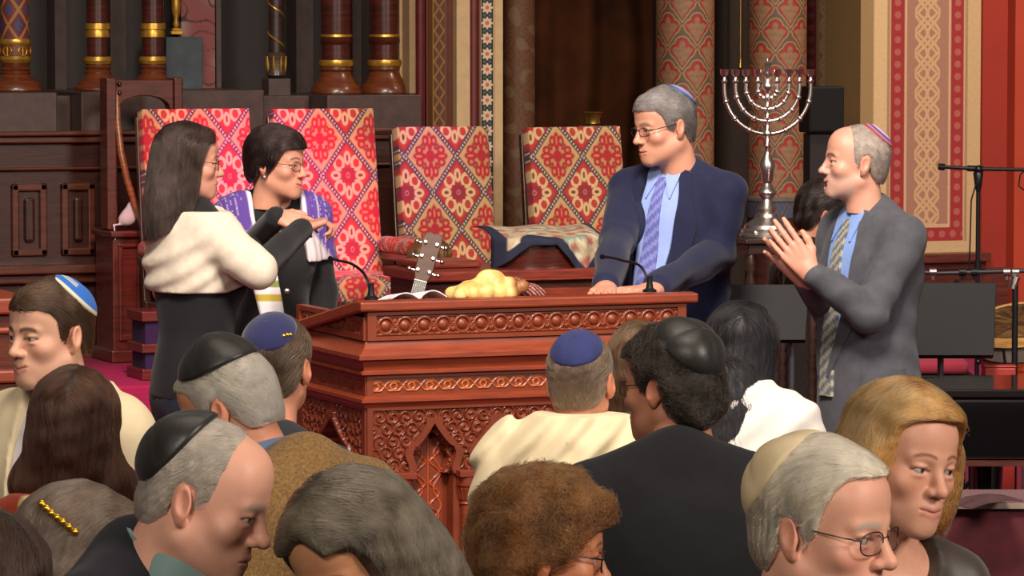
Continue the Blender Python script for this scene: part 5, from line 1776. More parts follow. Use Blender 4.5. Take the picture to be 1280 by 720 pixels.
        def grad(p):
            e = h * .9
            g = np.stack([samp(p + np.eye(3)[a] * e) - samp(p - np.eye(3)[a] * e) for a in range(3)], 1)
            return g / (np.linalg.norm(g, axis=1)[:, None] + 1e-9)
        G = s.Rh.T @ np.array([0, 0, -1.0])
        n = 10
        nrm0 = grad(v)
        okr = np.ones(len(v), bool)
        if flow == 'down': okr = (nrm0 @ G) < .6
        inside_face = (np.abs(v[:, 0]) < .06) & (v[:, 1] < -.02) & (nrm0[:, 1] > .1)
        okr &= ~inside_face
        idx = rs.choice(np.nonzero(okr)[0], strands)
        p = v[idx] + rs.normal(size=(strands, 3)) * h * .5
        ln = slen * (.55 + .75 * rs.rand(strands))
        off = .0002 + .0022 * rs.rand(strands) ** 2
        clump = np.stack([nz(p[:, 0], p[:, 1], p[:, 2], 60, k + seed) for k in (1, 4, 8)], 1)
        jit = rs.normal(size=(strands, 3)) * .10
        ph0 = 4 * nz(p[:, 0], p[:, 1], p[:, 2], 45, 2 + seed) + rs.normal(size=strands) * .35
        path = []
        step = ln / n
        for i in range(n):
            nr = grad(p)
            dd = samp(p)
            facing = nr @ G
            if i == 0 or flow != 'down': w = np.ones(strands)
            else: w = (facing < .5) * 1.0
            target = off + lift * (i / n) ** 1.5 * (.3 + np.abs(clump[:, 0]))
            mv = np.clip(dd - target, -.008, .004 if flow == 'down' else .008) * w
            p = p - nr * mv[:, None]
            path.append(p.copy())
            if flow == 'down':
                tp = sst(.055, .085, p[:, 2])[:, None]
                part = np.stack([np.sign(p[:, 0] + .012) * .9, np.where(p[:, 1] > .0, .7, .22), -.25 + 0 * p[:, 0]], 1)
                dv = G[None] * (1 - tp) + part * tp
            elif flow == 'back':
                dv = np.stack([p[:, 0] * 6, .9 - np.abs(p[:, 1]) * 1.0, -.35 - (.09 - p[:, 2]) * 7], 1)
            elif flow == 'side':
                dv = np.stack([.9 + 0 * p[:, 0], .25 + 0 * p[:, 0], -.35 - (.08 - p[:, 2]) * 5], 1)
            else:
                t1 = np.cross(nr, [0.1, .2, 1.]); t1 /= np.linalg.norm(t1, axis=1)[:, None] + 1e-9
                t2 = np.cross(nr, t1)
                a = ph0 * 2 + i * curl * (1 + .3 * clump[:, 1])
                dv = t1 * np.cos(a)[:, None] + t2 * np.sin(a)[:, None] + nr * (.25 * np.sin(a * 1.3))[:, None]
            dv = dv + clump * (.28 if flow != 'curl' else .15) + jit
            dv = dv - nr * ((dv * nr).sum(1) * w)[:, None]
            dv /= np.linalg.norm(dv, axis=1)[:, None] + 1e-9
            p = p + dv * step[:, None]
        PA = np.stack(path, 1)
        ok = np.ones(strands, bool)
        if cap:
            face = (np.abs(PA[:, :, 0]) < .064) & (PA[:, :, 1] < -.045) & (PA[:, :, 2] < .06)
            ok &= ~face.any(axis=1)
        if flow == 'down': ok &= (samp(PA[:, -1]) < .012) & (samp(PA[:, n // 2]) < .008)
        PA = PA[ok]; path = [PA[:, i] for i in range(n)]; strands = len(PA)
        pts = s.H(PA.reshape(-1, 3))
        hc = bpy.data.hair_curves.new('hair_strands')
        hc.add_curves([n] * strands)
        hc.points.foreach_set('position', pts.astype(np.float32).ravel())
        rad = srad * s.hs * (np.linspace(1, .35, n)[None] * (.7 + .6 * rs.rand(strands))[:, None])
        hc.points.foreach_set('radius', rad.astype(np.float32).ravel())
        hc.materials.append(hair_mat(cols))
        ho = bpy.data.objects.new('hair_strands', hc); COL.objects.link(ho); ho.parent = o
        s.strand_paths, s.strand_data = np.stack(path, 1), hc
        return o

    def kippah(s, m, back=35, side=0, th=48, off=.012, peak=.0, panels=0, rim=None, col=None, name='kippah', puff=.0, n=64, mm=16, wob=.0, label=None, pd=.007):
        ax = rotm(rx=-back, ry=side) @ np.array([0, 0, 1.])
        e1 = np.cross(ax, [0, 1., 0]); e1 /= np.linalg.norm(e1); e2 = np.cross(ax, e1)
        if getattr(s, 'strand_data', None) is not None:   # no hair pokes through the cap
            q = s.strand_paths - CC
            an = np.degrees(np.arccos(np.clip((q @ ax) / np.linalg.norm(q, axis=2), -1, 1)))
            kill = np.nonzero((an < th - 2.5).any(axis=1))[0]
            s.strand_paths = np.delete(s.strand_paths, kill, axis=0)
            s.strand_data.remove_curves(indices=[int(i) for i in kill])
        def pt(t, q, o):
            dv = ax * math.cos(t) + (e1 * math.cos(q) + e2 * math.sin(q)) * math.sin(t)
            R = 1 / math.sqrt(((dv / CR) ** 2).sum())
            u = t / math.radians(th)
            o2 = o + peak * (1 - u) ** 1.2 + puff * math.sin(PI * min(1, max(0, u))) ** .7 - .003 * u ** 4
            if panels:
                o2 += pd * (abs(math.sin(q * panels / 2 + .5)) ** .6 - .8) * min(1, u * 2.2) * (1 - .4 * u)
                o2 += .0016 * float(nz(dv[0], dv[1], dv[2], 7, 3))
            if wob: o2 += wob * math.sin(3 * q + 1) * u * u
            return CC + dv * (R + o2)
        def cap(t0, t1, o0, th_, rows):
            v, f = [], []
            for o in (o0 + th_, o0 - .006):
                for i in range(rows + 1):
                    t = t0 + (t1 - t0) * i / rows
                    for k in range(n):
                        v.append(pt(max(t, 1e-3), 2 * PI * k / n, o))
            K = (rows + 1) * n
            for i in range(rows):
                for k in range(n):
                    a = i * n + k; b = i * n + (k + 1) % n
                    f.append((a, a + n, b + n, b)); f.append((K + a, K + b, K + b + n, K + a + n))
            for k in range(n):
                k2 = (k + 1) % n
                f.append((rows * n + k, K + rows * n + k, K + rows * n + k2, rows * n + k2))
                f.append((k, k2, K + k2, K + k))
            return np.array(v), f
        T = math.radians(th)
        v, f = cap(0, T, off, .002, mm)
        c = None
        if col is not None:
            u = np.tile(np.repeat(np.linspace(0, 1, mm + 1), n), 2); q = np.tile(np.tile(np.arange(n) / n, mm + 1), 2)
            c = col(u, q)
        o = mesh_obj(name, s.H(v), f, m, s.o, True, c)
        if label: o['label'] = label
        if rim is not None:
            v, f = cap(T * .94, T * 1.015, off, .0035, 3)
            mesh_obj('kippah_rim', s.H(v), f, rim, o, True)
        return o

    def glasses(s, m, rx=.025, rz=.017, y=-.1, z=-.003, rim=.0011, tilt=0.0, name='glasses', halfrim=False):
        b = MB()
        for sg in (-1, 1):
            pts = []
            for i in range(25):
                q = 2 * PI * i / 24
                c, sn = math.cos(q), math.sin(q)
                pts.append((sg * .033 + rx * math.copysign(abs(c) ** .7, c), y + .010 * (abs(sg * .033 + rx * c) / .06) ** 2, z + rz * math.copysign(abs(sn) ** .75, sn)))
            b.tube(pts, rim, 6)
            b.tube([(sg * (.033 + rx), y + .008, z + .006), (sg * .073, y + .03, z + .008), (sg * .0785, .0, z + .012), (sg * .080, .022, z + .004)], rim * 1.1, 6)
        b.tube([(-.009, y, z + .006), (0, y - .003, z + .009), (.009, y, z + .006)], rim, 6)
        o = mesh_obj(name, s.H(b.v), b.f, m, s.o, True)
        g = MB()
        for sg in (-1, 1):
            ring = []
            for i in range(24):
                q = 2 * PI * i / 24
                c, sn = math.cos(q), math.sin(q)
                ring.append((sg * .033 + rx * math.copysign(abs(c) ** .7, c), y + .010 * (abs(sg * .033 + rx * c) / .06) ** 2, z + rz * math.copysign(abs(sn) ** .75, sn)))
            a = ring + [(p[0], p[1] + .0015, p[2]) for p in ring]
            g.add(a, [tuple(range(24)), tuple(range(47, 23, -1))] + [(i, 24 + i, 24 + (i + 1) % 24, (i + 1) % 24) for i in range(24)])
        mesh_obj('lens', s.H(g.v), g.f, GLASS, o, False)
        return o

    def suit(s, m, shirt, trousers, e=.022, hem=-.74, collar=True, h=.009, disp=True, up=.045, name='jacket'):
        s.trousers(trousers)
        fy = s.hp[1]
        cyc = .018 + .75 * (fy + .012) * min(1, .05 / (s.N * 0 + (s.hp[2] - s.N) - .05))
        s.ring('shirt_collar', shirt, .067 + (up - .045) * .3, .076 + (up - .045) * .3, up, -.03, 180, up, .006, cy=cyc, tilt=-fy * .25)
        dsp = (lambda X, Y, Z: .0022 * nz(X, Y, Z * .8, 22, 3) + .0012 * nz(X, Y, Z, 55, 1)) if disp else None
        j = s.garment(name, e, m, zlo=hem, disp=dsp, h=h)
        if collar:
            s.ring('jacket_collar', m, .076, .096, .030, -.035, 125, .05, .010, cy=cyc * .7 + .004)
        return j


def glass_mat():
    m = bpy.data.materials.new('lens glass')
    m.use_nodes = True
    nt = m.node_tree
    nt.nodes.remove(nt.nodes['Principled BSDF'])
    t = nt.nodes.new('ShaderNodeBsdfTransparent'); g = nt.nodes.new('ShaderNodeBsdfGlossy'); x = nt.nodes.new('ShaderNodeMixShader')
    t.inputs[0].default_value = (.95, .95, .96, 1)
    g.inputs['Roughness'].default_value = .05
    x.inputs[0].default_value = .05
    nt.links.new(t.outputs[0], x.inputs[1]); nt.links.new(g.outputs[0], x.inputs[2])
    nt.links.new(x.outputs[0], nt.nodes['Material Output'].inputs['Surface'])
    return m


GLASS = glass_mat()


def on_hair(p, dx, dy, lift=.004):                # a place on a person's hair, dx right and dy up of the head centre as the viewer sees it
    o = p.Rh.T @ (p.dirw(dx, dy, -.5)) / p.hs
    d = p.Rh.T @ (p.dirw(0, 0, 1))
    hit = p.hairB.ray_cast(Vector(o), Vector(d), 2)
    q = np.array(hit[0]) if hit[0] is not None else o + d * .42
    return p.H(q - d * lift)
# ------------------------------------------------------------------ clothing materials
cloth = lambda n, c, **k: mat(n, c, **{**dict(rough=.85, var=.08, vscale=30, bump=.15, bscale=500, sheen=.08, spec=.3), **k})
navy = cloth('navy wool', '181d3c'); greyw = cloth('grey wool', '4c4e56'); blackw = cloth('black wool', '16171c'); char = cloth('charcoal wool', '24262c')
tweed = cloth('brown tweed', '8c6c40', var=.22, vscale=160, bump=.35, bscale=300)
shirtb = cloth('light blue shirt', '8fa5dc', var=.03); shirtw = cloth('white shirt', 'd9d9e2', var=.03); shirtg = cloth('pale teal shirt', '7d9895', var=.03)
ivory = cloth('ivory wool', 'cfc5b4', var=.06); creamw = cloth('cream wool', 'd6c7a4', var=.05, vscale=12)
jeans = cloth('dark jeans', '1c2438', var=.15); satin = mat('black satin', '1f1e1c', rough=.42, var=.08, bump=.15, bscale=80, sheen=.1)
striped = cloth('striped cloth attr', 'ffffff', attr=True, var=.05)
wire = mat('spectacle wire', '5a4a40', rough=.3, metal=.8, var=.05); darkwire = mat('dark spectacle frame', '1d1716', rough=.3, var=.05)
DH = dict(h=.004)


# ---- woman with long hair and white shawl
p = Person('woman with long dark hair, white shawl and dark clothes hugging the woman in black dress', 236, 203, 13.3, BZ, yaw=128, hyaw=100, male=False, fo=.03, neck=.165, skin='c08a76', pitch=4, bs=1.05,
           arms={'R': ((322, 338, 13.12), (378, 286, 13.66)), 'L': ((290, 330, 13.75), (330, 300, 14.0))}, hands={'R': dict(palm=(0, 0, -1), h=.003, d=(-.2, -.9, .3), curls=(55, 60, 65, 70)), 'L': dict(palm=(0, 0, -1), h=.004)}, sw=.132)
p.trousers(jeans)
p.garment('sweater', .014, cloth('black knit', '131419'), zlo=-.62, disp=lambda X, Y, Z: .002 * nz(X, Y, Z, 30, 3))
p.garment('shawl', .028, ivory, ('up', 'torso', 'upperarms'), h=.007, k=.08, region=lambda X, Y, Z: np.maximum(np.maximum((-.265 + .32 * np.maximum(0, -Y - .02) + .06 * np.maximum(0, X)) - Z, Z - .005 - .25 * np.maximum(0, .06 - np.abs(X))), (-.13 - Y) * .8),
          disp=lambda X, Y, Z: .006 * np.sin((Z + .45 * Y + .25 * X) * 85 + 2.5 * nz(X, Y, Z, 9, 2)) * (.6 + .4 * nz(X, Y, Z, 8, 1)) + .003 * nz(X, Y, Z, 40, 4))
p.hair(('1a1412', '4a3c35'), line=[(-.12, .075), (-.065, .07), (-.05, .045), (-.035, -.02), (-.02, -.2), (.2, -.3)], top=.016, side=.014, lump=.001, locks=.0008, strands=10400, slen=.28, srad=.00045, flow='down', h=.0035,
       extra=[ell((0, .065, -.08), (.088, .055, .16), .04), ell((-.074, .012, -.07), (.022, .05, .14), .03), ell((.074, .012, -.07), (.026, .05, .14), .03), ell((.0, .095, -.20), (.088, .042, .16), .06), ell((-.05, .06, -.2), (.05, .05, .13), .05)], cuts=[((0, -.11, -.05), (.069, .092, .16))])
p.glasses(darkwire)

# ---- woman in black dress
p = Person('woman with short dark hair in a black dress and purple and white prayer shawl', 346, 205, 14.2, BZ, yaw=18, hyaw=66, male=False, fo=-.06, neck=.125, pitch=3, skin='c99078', brow='2a1c18', bs=.97, sw=0.145,
           arms={'R': ((312, 312, 14.12), (346, 270, 13.76))}, gaze=(20, 0), head=dict(smile=.9),
           hands={'R': ['w', (.95, -.28, -.1), (.1, -.6, .8), dict(curls=(16, 22, 28, 34))], 'L': dict(palm=(-1, 0, 0), h=.005)})
blackd = cloth('black crepe', '1b1b1d', sheen=.15)
p.garment('dress', .014, blackd, ('torso', 'hips', 'arms', 'legs'), zlo=-1.1, h=.0085, extra=[cone((0, .0, p.N - .6), (0, 0, p.N - 1.1), .15, .19, .06)], disp=lambda X, Y, Z: .0018 * nz(X, Y, Z, 26, 3), region=lambda X, Y, Z: .07 - np.sqrt(X ** 2 + (Y + .03) ** 2 + (Z - .03) ** 2 * .8))
p.ring('belt', blackw, p.sw * .80 + .006, p.sw * .80 + .008, -.315, -.335, 180, 0, .005, 0, squash=.92)
b = MB(); b.lathe([(.009, 0), (.012, .002), (.012, .004), (.009, .006)], n=18)
bk = mesh_obj('buckle', [(q[0] + .02, -p.sw * .75 - .012 - q[2], p.N - .325 + q[1]) for q in b.v], b.f, silver, p.o, True)
def talcol(x, y, z):
    a = np.abs(x)
    c = np.tile(lin('5a3f92'), (len(x), 1))
    c = mixc(c, lin('d4cbd8'), sst(.108, .102, a) + (np.abs(np.sin(a * 420)) < .16) * sst(.12, .13, a) * .7)
    return mixc(c, lin('d2c8cc'), sst(-.15, -.19, z + (a - .17) * 1.2))
p.garment('prayer_shawl', .034, striped, ('up', 'upperarms'), h=.006, k=.06, col=talcol, region=lambda X, Y, Z: np.maximum(np.maximum((-.22 - Z), np.where(Y < .03, (.088 - np.abs(X)), -.05 + 0 * X)), Z - .03), disp=lambda X, Y, Z: .002 * np.sin(np.abs(X) * 200))
def endcol(u, v):
    return np.array([lin(q) for q in ('5a3f92', 'd8d2d6', '7d8a45', 'd8d2d6', 'b09a3c', 'd8d2d6', 'd8d2d6', '453a9a')])[np.clip((np.asarray(u) * 8).astype(int), 0, 7)]
v, f, c = [], [], []
a0, a1, a2, a3 = [np.array(P(*q)) for q in ((311, 334, 13.86), (345, 334, 13.86), (328, 404, 13.84), (357, 404, 13.84))]
for i in range(41):
    for j in range(9):
        q = (a0 * (1 - j / 8) + a1 * j / 8) * (1 - i / 40) + (a2 * (1 - j / 8) + a3 * j / 8) * i / 40
        q = p.Rb.T @ (q - p.root); q = q + np.array([0, .004 * math.sin(j * 1.3 + i * .1), 0])
        v.append(q); c.append(endcol([min(.999, i / 40)], 0)[0])
f = [(i * 9 + j, i * 9 + j + 1, i * 9 + j + 10, i * 9 + j + 9) for i in range(40) for j in range(8)]
o = mesh_obj('shawl_end', v, f, striped, p.o, True, np.array(c)); m_ = o.modifiers.new('Solid', 'SOLIDIFY'); m_.thickness = .005
o['label'] = 'hanging shawl end with purple, white, green and gold stripes'
p.hair(('120c0c', '3a2a28'), line=[(-.12, .062), (-.065, .055), (-.05, .03), (-.03, -.005), (-.005, -.03), (.01, -.005), (.03, -.005), (.038, -.04), (.06, -.065), (.12, -.075)], top=.022, side=.018, lump=.002, locks=.0008, strands=6080, slen=.09, srad=.00045, flow='back', cuts=[((0, -.115, -.02), (.06, .06, .075))])
p.glasses(wire, halfrim=True)
for sg in (-1, 1):
    b = MB(); b.ball((sg * .082, .004, -.043), .0045, 10, 6); mesh_obj('earring', p.H(b.v), b.f, mat('pearl', 'e0d8d0', rough=.2, var=.02), p.o, True)

# ---- man in navy suit at the desk
p = Person('grey haired man with glasses in a navy suit and striped tie leaning on the desk', 830, 158, 13.5, BZ, yaw=-34, hyaw=-62, pitch=9, hs=1.035, bs=1.12, sw=0.174, belly=1.18, fo=-.075, neck=.15, skin='c68f78', brow='6a5a50', gaze=(-6, -8),
           head=dict(fat=.8, smile=.3), arms={'L': ((896, 318, 13.45), (815, 363, 12.85)), 'R': ((772, 300, 13.45), (757, 361, 12.85))},
           hands={'L': ['w', (-.75, .02, -.5), (0, -1, 0), dict(curls=(5, 6, 7, 9))], 'R': ['w', (-.1, -.04, -.8), (0, -1, 0), dict(curls=(5, 6, 7, 9))]})
p.trousers(navy)
p.ring('shirt_collar', shirtb, .064, .071, .035, -.032, 180, .035)
p.garment('jacket', .020, navy, zlo=-.78, h=.0075, arm_end=.93, disp=lambda X, Y, Z: .004 * nz(X, Y, Z * .7, 20, 3) + .0032 * np.sin((Z + .5 * np.abs(X)) * 60 + 3 * nz(X, Y, Z, 9, 1)) * sst(.12, .22, np.abs(X)))
p.ring('jacket_collar', navy, .070, .092, .028, -.045, 125, .05, .010)
jb = p.torso
def tiecol(a, b_, s1, fr):
    def cf(u, v):
        return mixc(np.tile(lin(a), (len(u), 1)), lin(b_), sst(.1, .4, np.sin((u * s1 + v * fr) * 2 * PI)))
    return cf
p.drape('shirt_front', shirtb, [(-.062, .01), (-.07, -.1), (-.075, -.25), (-.06, -.6)], [(.055, .01), (.075, -.1), (.06, -.25), (-.005, -.6)], off=.001, bvh=jb, n=40, mm=10)
p.drape('collar_wing', shirtb, [(.012, .015), (.014, -.02), (.045, -.085)], [(.052, .04), (.066, .0), (.048, -.084)], off=.010, bvh=jb, n=16, mm=6)
p.drape('collar_wing', shirtb, [(-.052, .04), (-.066, .0), (-.050, -.084)], [(-.012, .015), (-.014, -.02), (-.047, -.085)], off=.010, bvh=jb, n=16, mm=6)
p.drape('tie', striped, [(-.024, -.015), (-.020, -.05), (-.05, -.3), (-.062, -.60)], [(.022, -.015), (.016, -.05), (.018, -.3), (.002, -.60)], off=.007, bvh=jb, n=60, mm=8, col=tiecol('5a5fa6', '7f86c2', 14, 1.2))
p.drape('lapel', navy, [(.052, .02), (.085, -.10), (.072, -.25), (.03, -.45), (.0, -.6)], [(.10, .0), (.135, -.14), (.15, -.17), (.09, -.4), (.02, -.6)], off=.008, th=.006, bvh=jb, n=40, mm=6)
p.drape('lapel', navy, [(-.10, .0), (-.135, -.14), (-.145, -.17), (-.11, -.4), (-.085, -.6)], [(-.06, .02), (-.085, -.10), (-.09, -.25), (-.082, -.45), (-.075, -.6)], off=.008, th=.006, bvh=jb, n=40, mm=6)
p.hair(('5e5a5a', '9c9694'), top=.012, side=.007, lump=.0015, strands=6720, slen=.04, srad=.00045, line=[(-.12, .068), (-.06, .064), (-.04, .04), (-.026, -.005), (-.004, -.012), (.002, .022), (.028, .026), (.036, -.02), (.06, -.06), (.12, -.07)])
p.kippah(mat('silver blue satin', '8b93b8', rough=.4, var=.06), back=47, th=36, off=.0145, rim=mat('blue braid', '3a4c86', rough=.6, var=.1))
p.glasses(darkwire, rx=.024, rz=.0135, rim=.0013)

# ---- man in grey suit clapping
p = Person('balding man in grey suit and striped tie clapping his hands', 1070, 203, 12.8, BZ, yaw=-58, hyaw=-84, pitch=-3, bs=1.08, belly=1.05, fo=-.05, neck=.165, skin='cc9682', brow='4a3a33', sw=0.162,
           head=dict(mouth_open=.009, smile=1.0, jaw=1.02), beard=('a8958c', .55), gaze=(0, 2),
           arms={'L': ((1088, 392, 12.62), (1012, 340, 12.56)), 'R': ((1040, 388, 12.95), (1006, 348, 12.66))},
           hands={'L': ['w', (-.60, .74, .10), (.15, .05, 1), dict(curls=(6, 8, 10, 12), spread=3)], 'R': ['w', (-.56, .66, -.04), (-.1, .0, -1), dict(curls=(8, 10, 12, 16), spread=5)]})
p.trousers(cloth('grey trousers', '2a2834'))
p.ring('shirt_collar', cloth('blue shirt', '7d9ad6', var=.03), .062, .07, .04, -.03, 180, .035)
p.garment('jacket', .019, greyw, zlo=-.74, h=.0075, arm_end=.93, extra=[cone((0, .01, p.N - .5), (0, .01, p.N - .85), .14, .17, .06)], disp=lambda X, Y, Z: .004 * nz(X, Y, Z * .7, 20, 3) + .0032 * np.sin((Z - .6 * X) * 55 + 3 * nz(X, Y, Z, 9, 1)) * sst(.1, .2, np.abs(X)))
p.ring('jacket_collar', greyw, .068, .09, .028, -.045, 125, .05, .010)
jb = p.torso
blu = MATS['blue shirt']
p.drape('shirt_front', blu, [(-.055, .01), (-.06, -.1), (-.05, -.25), (-.035, -.5)], [(.05, .01), (.065, -.1), (.05, -.25), (.0, -.5)], off=.001, bvh=jb, n=40, mm=10)
p.drape('collar_wing', blu, [(.012, .015), (.014, -.02), (.045, -.085)], [(.052, .04), (.066, .0), (.048, -.084)], off=.010, bvh=jb, n=16, mm=6)
p.drape('collar_wing', blu, [(-.052, .04), (-.066, .0), (-.050, -.084)], [(-.012, .015), (-.014, -.02), (-.047, -.085)], off=.010, bvh=jb, n=16, mm=6)
p.drape('tie', striped, [(-.022, -.015), (-.018, -.05), (-.045, -.3), (-.045, -.58)], [(.022, -.015), (.018, -.05), (.03, -.3), (.025, -.58)], off=.008, bvh=jb, n=60, mm=8, col=tiecol('5b6270', 'a9a68c', 15, 1.4))
p.drape('lapel', greyw, [(.05, .02), (.075, -.10), (.062, -.25), (.03, -.4), (.0, -.52)], [(.095, .0), (.125, -.14), (.14, -.17), (.09, -.36), (.015, -.52)], off=.008, th=.006, bvh=jb, n=40, mm=6)
p.drape('lapel', greyw, [(-.095, .0), (-.125, -.14), (-.135, -.17), (-.1, -.36), (-.055, -.52)], [(-.055, .02), (-.07, -.10), (-.065, -.25), (-.05, -.4), (-.04, -.52)], off=.008, th=.006, bvh=jb, n=40, mm=6)
p.drape('pocket_flap', greyw, [(.03, -.50), (.03, -.545)], [(.155, -.485), (.155, -.53)], off=.004, th=.006, bvh=jb, n=6, mm=10, yaw=38)
p.hair(('8d8078', 'b0a59c'), top=.001, side=.0035, lump=.0006, freq=260, strands=2560, slen=.015, srad=.00045, line=[(-.12, .2), (-.035, .14), (-.024, .05), (-.02, -.012), (-.002, -.02), (.002, .022), (.028, .026), (.036, -.03), (.06, -.06), (.12, -.07)], hline=lambda X, Y, zh: zh + 0 * X)
def kipst(u, q): 
    c = np.tile(lin('9a86b4'), (len(u), 1)); c = mixc(c, lin('c9b2a0'), (np.abs(u - .55) < .06) * 1.0); c = mixc(c, lin('5e3d7a'), (np.abs(u - .75) < .07) * 1.0)
    return mixc(c, lin('a03e3c'), (u > .93) * 1.0)
p.kippah(striped, back=42, th=38, off=.0075, col=kipst)

# ---- seated person behind the clapping man
q = P(1030, 300, 15.0)
p = Person('seated person with dark hair in red seen behind the clapping man\'s shoulder', 1032, 270, 15.0, BZ, yaw=118, hyaw=96, pitch=16, skin='a9755c', brow='1c1210', fo=-.06, seat=.47, hands={'L': dict(palm=(0, 0, -1), h=.005), 'R': dict(palm=(0, 0, -1), h=.005)}, arms={'L': ((.23, -.02, -.33), (.16, -.26, -.42)), 'R': ((-.23, -.02, -.33), (-.16, -.26, -.42))})
p.trousers(blackw)
p.ring('collar', cloth('red cotton', '7d1f1c'), .062, .07, .02, -.04, 180, .03)
p.garment('shirt', .016, cloth('dark jacket', '1d1616'), h=.01, zlo=-.62)
p.hair(('100b0a', '2e211c'), top=.022, side=.014, lump=.003, strands=4160, slen=.05, srad=.00045, line=[(-.12, .05), (-.065, .045), (-.045, .03), (-.026, -.012), (-.004, -.012), (.002, .022), (.028, .026), (.036, -.03), (.06, -.07), (.12, -.08)])
t = thing('piano_bench', 'black bench under the seated dark haired person', 'bench', (p.root[0], p.root[1] + .02, BZ), p.rz)
b = MB(); b.box(-.25, .25, -.16, .16, .335, .36); b.build('seat', black, t, bev=.006)
for sx2, sy2 in ((-1, -1), (1, -1), (1, 1), (-1, 1)):
    b = MB(); b.obox((sx2 * .22, sy2 * .13, 0), (sx2 * .22, sy2 * .13, .335), .04, .04); b.build('leg', black, t)

# ==================================================================== congregation
# ---- blue kippah, far left
p = Person('smiling man with bright blue kippah and cream prayer shawl at the far left', 62, 418, 9.3, None, yaw=-30, hyaw=-44, pitch=3, skin='d9a88e', brow='3a281c', head=dict(smile=1.0, jaw=1.02), hs=1.0, gaze=(-18, 0), iris='4a3a28')
p.trousers(char)
p.ring('shirt_collar', shirtw, .060, .068, .03, -.035, 180, .035)
p.garment('shirt', .016, shirtw, h=.008, zlo=-.66)
jb = p.last
p.drape('shawl_band', striped, [(-.02, -.03), (-.04, -.15), (-.06, -.4)], [(.03, -.03), (.035, -.15), (.0, -.4)], off=.003, bvh=jb, col=lambda u, v: mixc(np.tile(lin('c8cfda'), (len(u), 1)), lin('6a78a8'), ((np.abs(v - .12) < .07) | (np.abs(v - .88) < .07)) * 1.0 + .6 * (np.sin(u * 160) * np.sin(v * 40) > .5)))
p.garment('prayer_shawl', .034, creamw, h=.007, k=.07, zlo=-.75, region=lambda X, Y, Z: np.maximum(np.where(Y < .02, .066 + .08 * np.maximum(0, -Z) - np.abs(X), .0 * X - .05), Z - .05), disp=lambda X, Y, Z: .004 * np.sin(np.abs(X) * 70 + Z * 14 + 2 * nz(X, Y, Z, 8, 2)) + .002 * nz(X, Y, Z, 40, 1))
p.hair(('2a1d15', '5c4432'), top=.014, side=.006, strands=6080, slen=.045, srad=.00045, line=[(-.12, .066), (-.068, .064), (-.05, .056), (-.032, .04), (-.024, -.012), (-.006, -.015), (.0, .022), (.028, .028), (.036, -.01), (.06, -.05), (.12, -.06)])
def bluek(u, q):
    c = np.tile(lin('2b66bd'), (len(u), 1)); s_ = np.abs(((q * 1.0 + .0) % 1) - .0)
    c = mixc(c, lin('d8d4b8'), (u > .93) * 1.0)
    st = ((np.abs(u - .52) < .03) | (np.abs(u - .64) < .02)) & (q > .0) & (q < .35)
    return mixc(c, lin('d2cc9c'), st * 1.0)
p.kippah(striped, back=42, side=16, th=46, off=.0145, col=bluek, puff=.002)

# ---- woman with brown hair, back to us
red_sc = cloth('rust scarf', 'ffffff', attr=True)
def scarf(x, y, z):
    n1 = nz(x, y, z, 70, 3)
    return mixc(mixc(np.tile(lin('93351f'), (len(x), 1)), lin('b08a58'), sst(.35, .5, n1)), lin('d0b68a'), sst(.75, .85, n1))
p = Person('woman with brown shoulder length hair and rust patterned scarf seen from behind', 95, 540, 8.7, None, yaw=168, hyaw=172, male=False, skin='b9826a', eyes=False, sw=0.140, pitch=6)
p.trousers(char)
p.garment('blouse', .02, red_sc, zlo=-.6, h=.009, col=scarf, disp=lambda X, Y, Z: .004 * nz(X, Y, Z, 24, 2))
p.garment('scarf', .035, red_sc, ('up', 'neck'), h=.007, k=.06, col=scarf, region=lambda X, Y, Z: np.maximum(-.17 - Z - .25 * np.abs(X), Z - .04), disp=lambda X, Y, Z: .005 * np.sin(Z * 90 + X * 40 + 2 * nz(X, Y, Z, 10, 1)))
p.hair(('2a1611', '5e3d2c'), line=[(-.12, .07), (-.06, .06), (-.045, .0), (-.03, -.2), (.2, -.3)], top=.024, side=.022, locks=.0008, strands=9600, slen=.17, srad=.00045, flow='down', h=.004,
       extra=[ell((0, .042, -.07), (.105, .07, .12), .04), ell((-.095, .02, -.115), (.045, .06, .055), .03), ell((.095, .02, -.115), (.045, .06, .055), .03)], cuts=[((0, -.11, -.05), (.068, .085, .12))])

# ---- greying woman with a barrette
p = Person('woman with grey brown hair held by a gold barrette at lower left', 98, 702, 7.1, None, yaw=140, hyaw=120, male=False, skin='c08a72', eyes=False, pitch=12, sw=0.136)
p.trousers(char)
p.garment('coat', .02, blackw, zlo=-.6, h=.012)
p.hair(('4a3c32', '857464'), line=[(-.12, .07), (-.06, .06), (-.04, .03), (-.025, -.02), (-.005, -.03), (.005, .0), (.03, .0), (.036, -.1), (.2, -.14)], top=.022, side=.02, locks=.0008, strands=6720, slen=.11, srad=.00045, flow='back', h=.004, extra=[ell((0, .06, -.05), (.09, .06, .09), .04)])
bar = [on_hair(p, *q) for q in ((-.056, .112), (-.036, .098), (-.016, .083), (.006, .066))]
b = MB(); b.tube([np.array(q) for q in bar], .0045, 8)
for k in range(7):
    a = k / 6 * 3; i = min(2, int(a)); q = np.array(bar[i]) * (1 - (a - i)) + np.array(bar[i + 1]) * (a - i); b.ball(q, .0075, 8, 6)
b.build('barrette', mat('bright gold', 'd8a83a', rough=.25, metal=.9, var=.1), p.o, True)

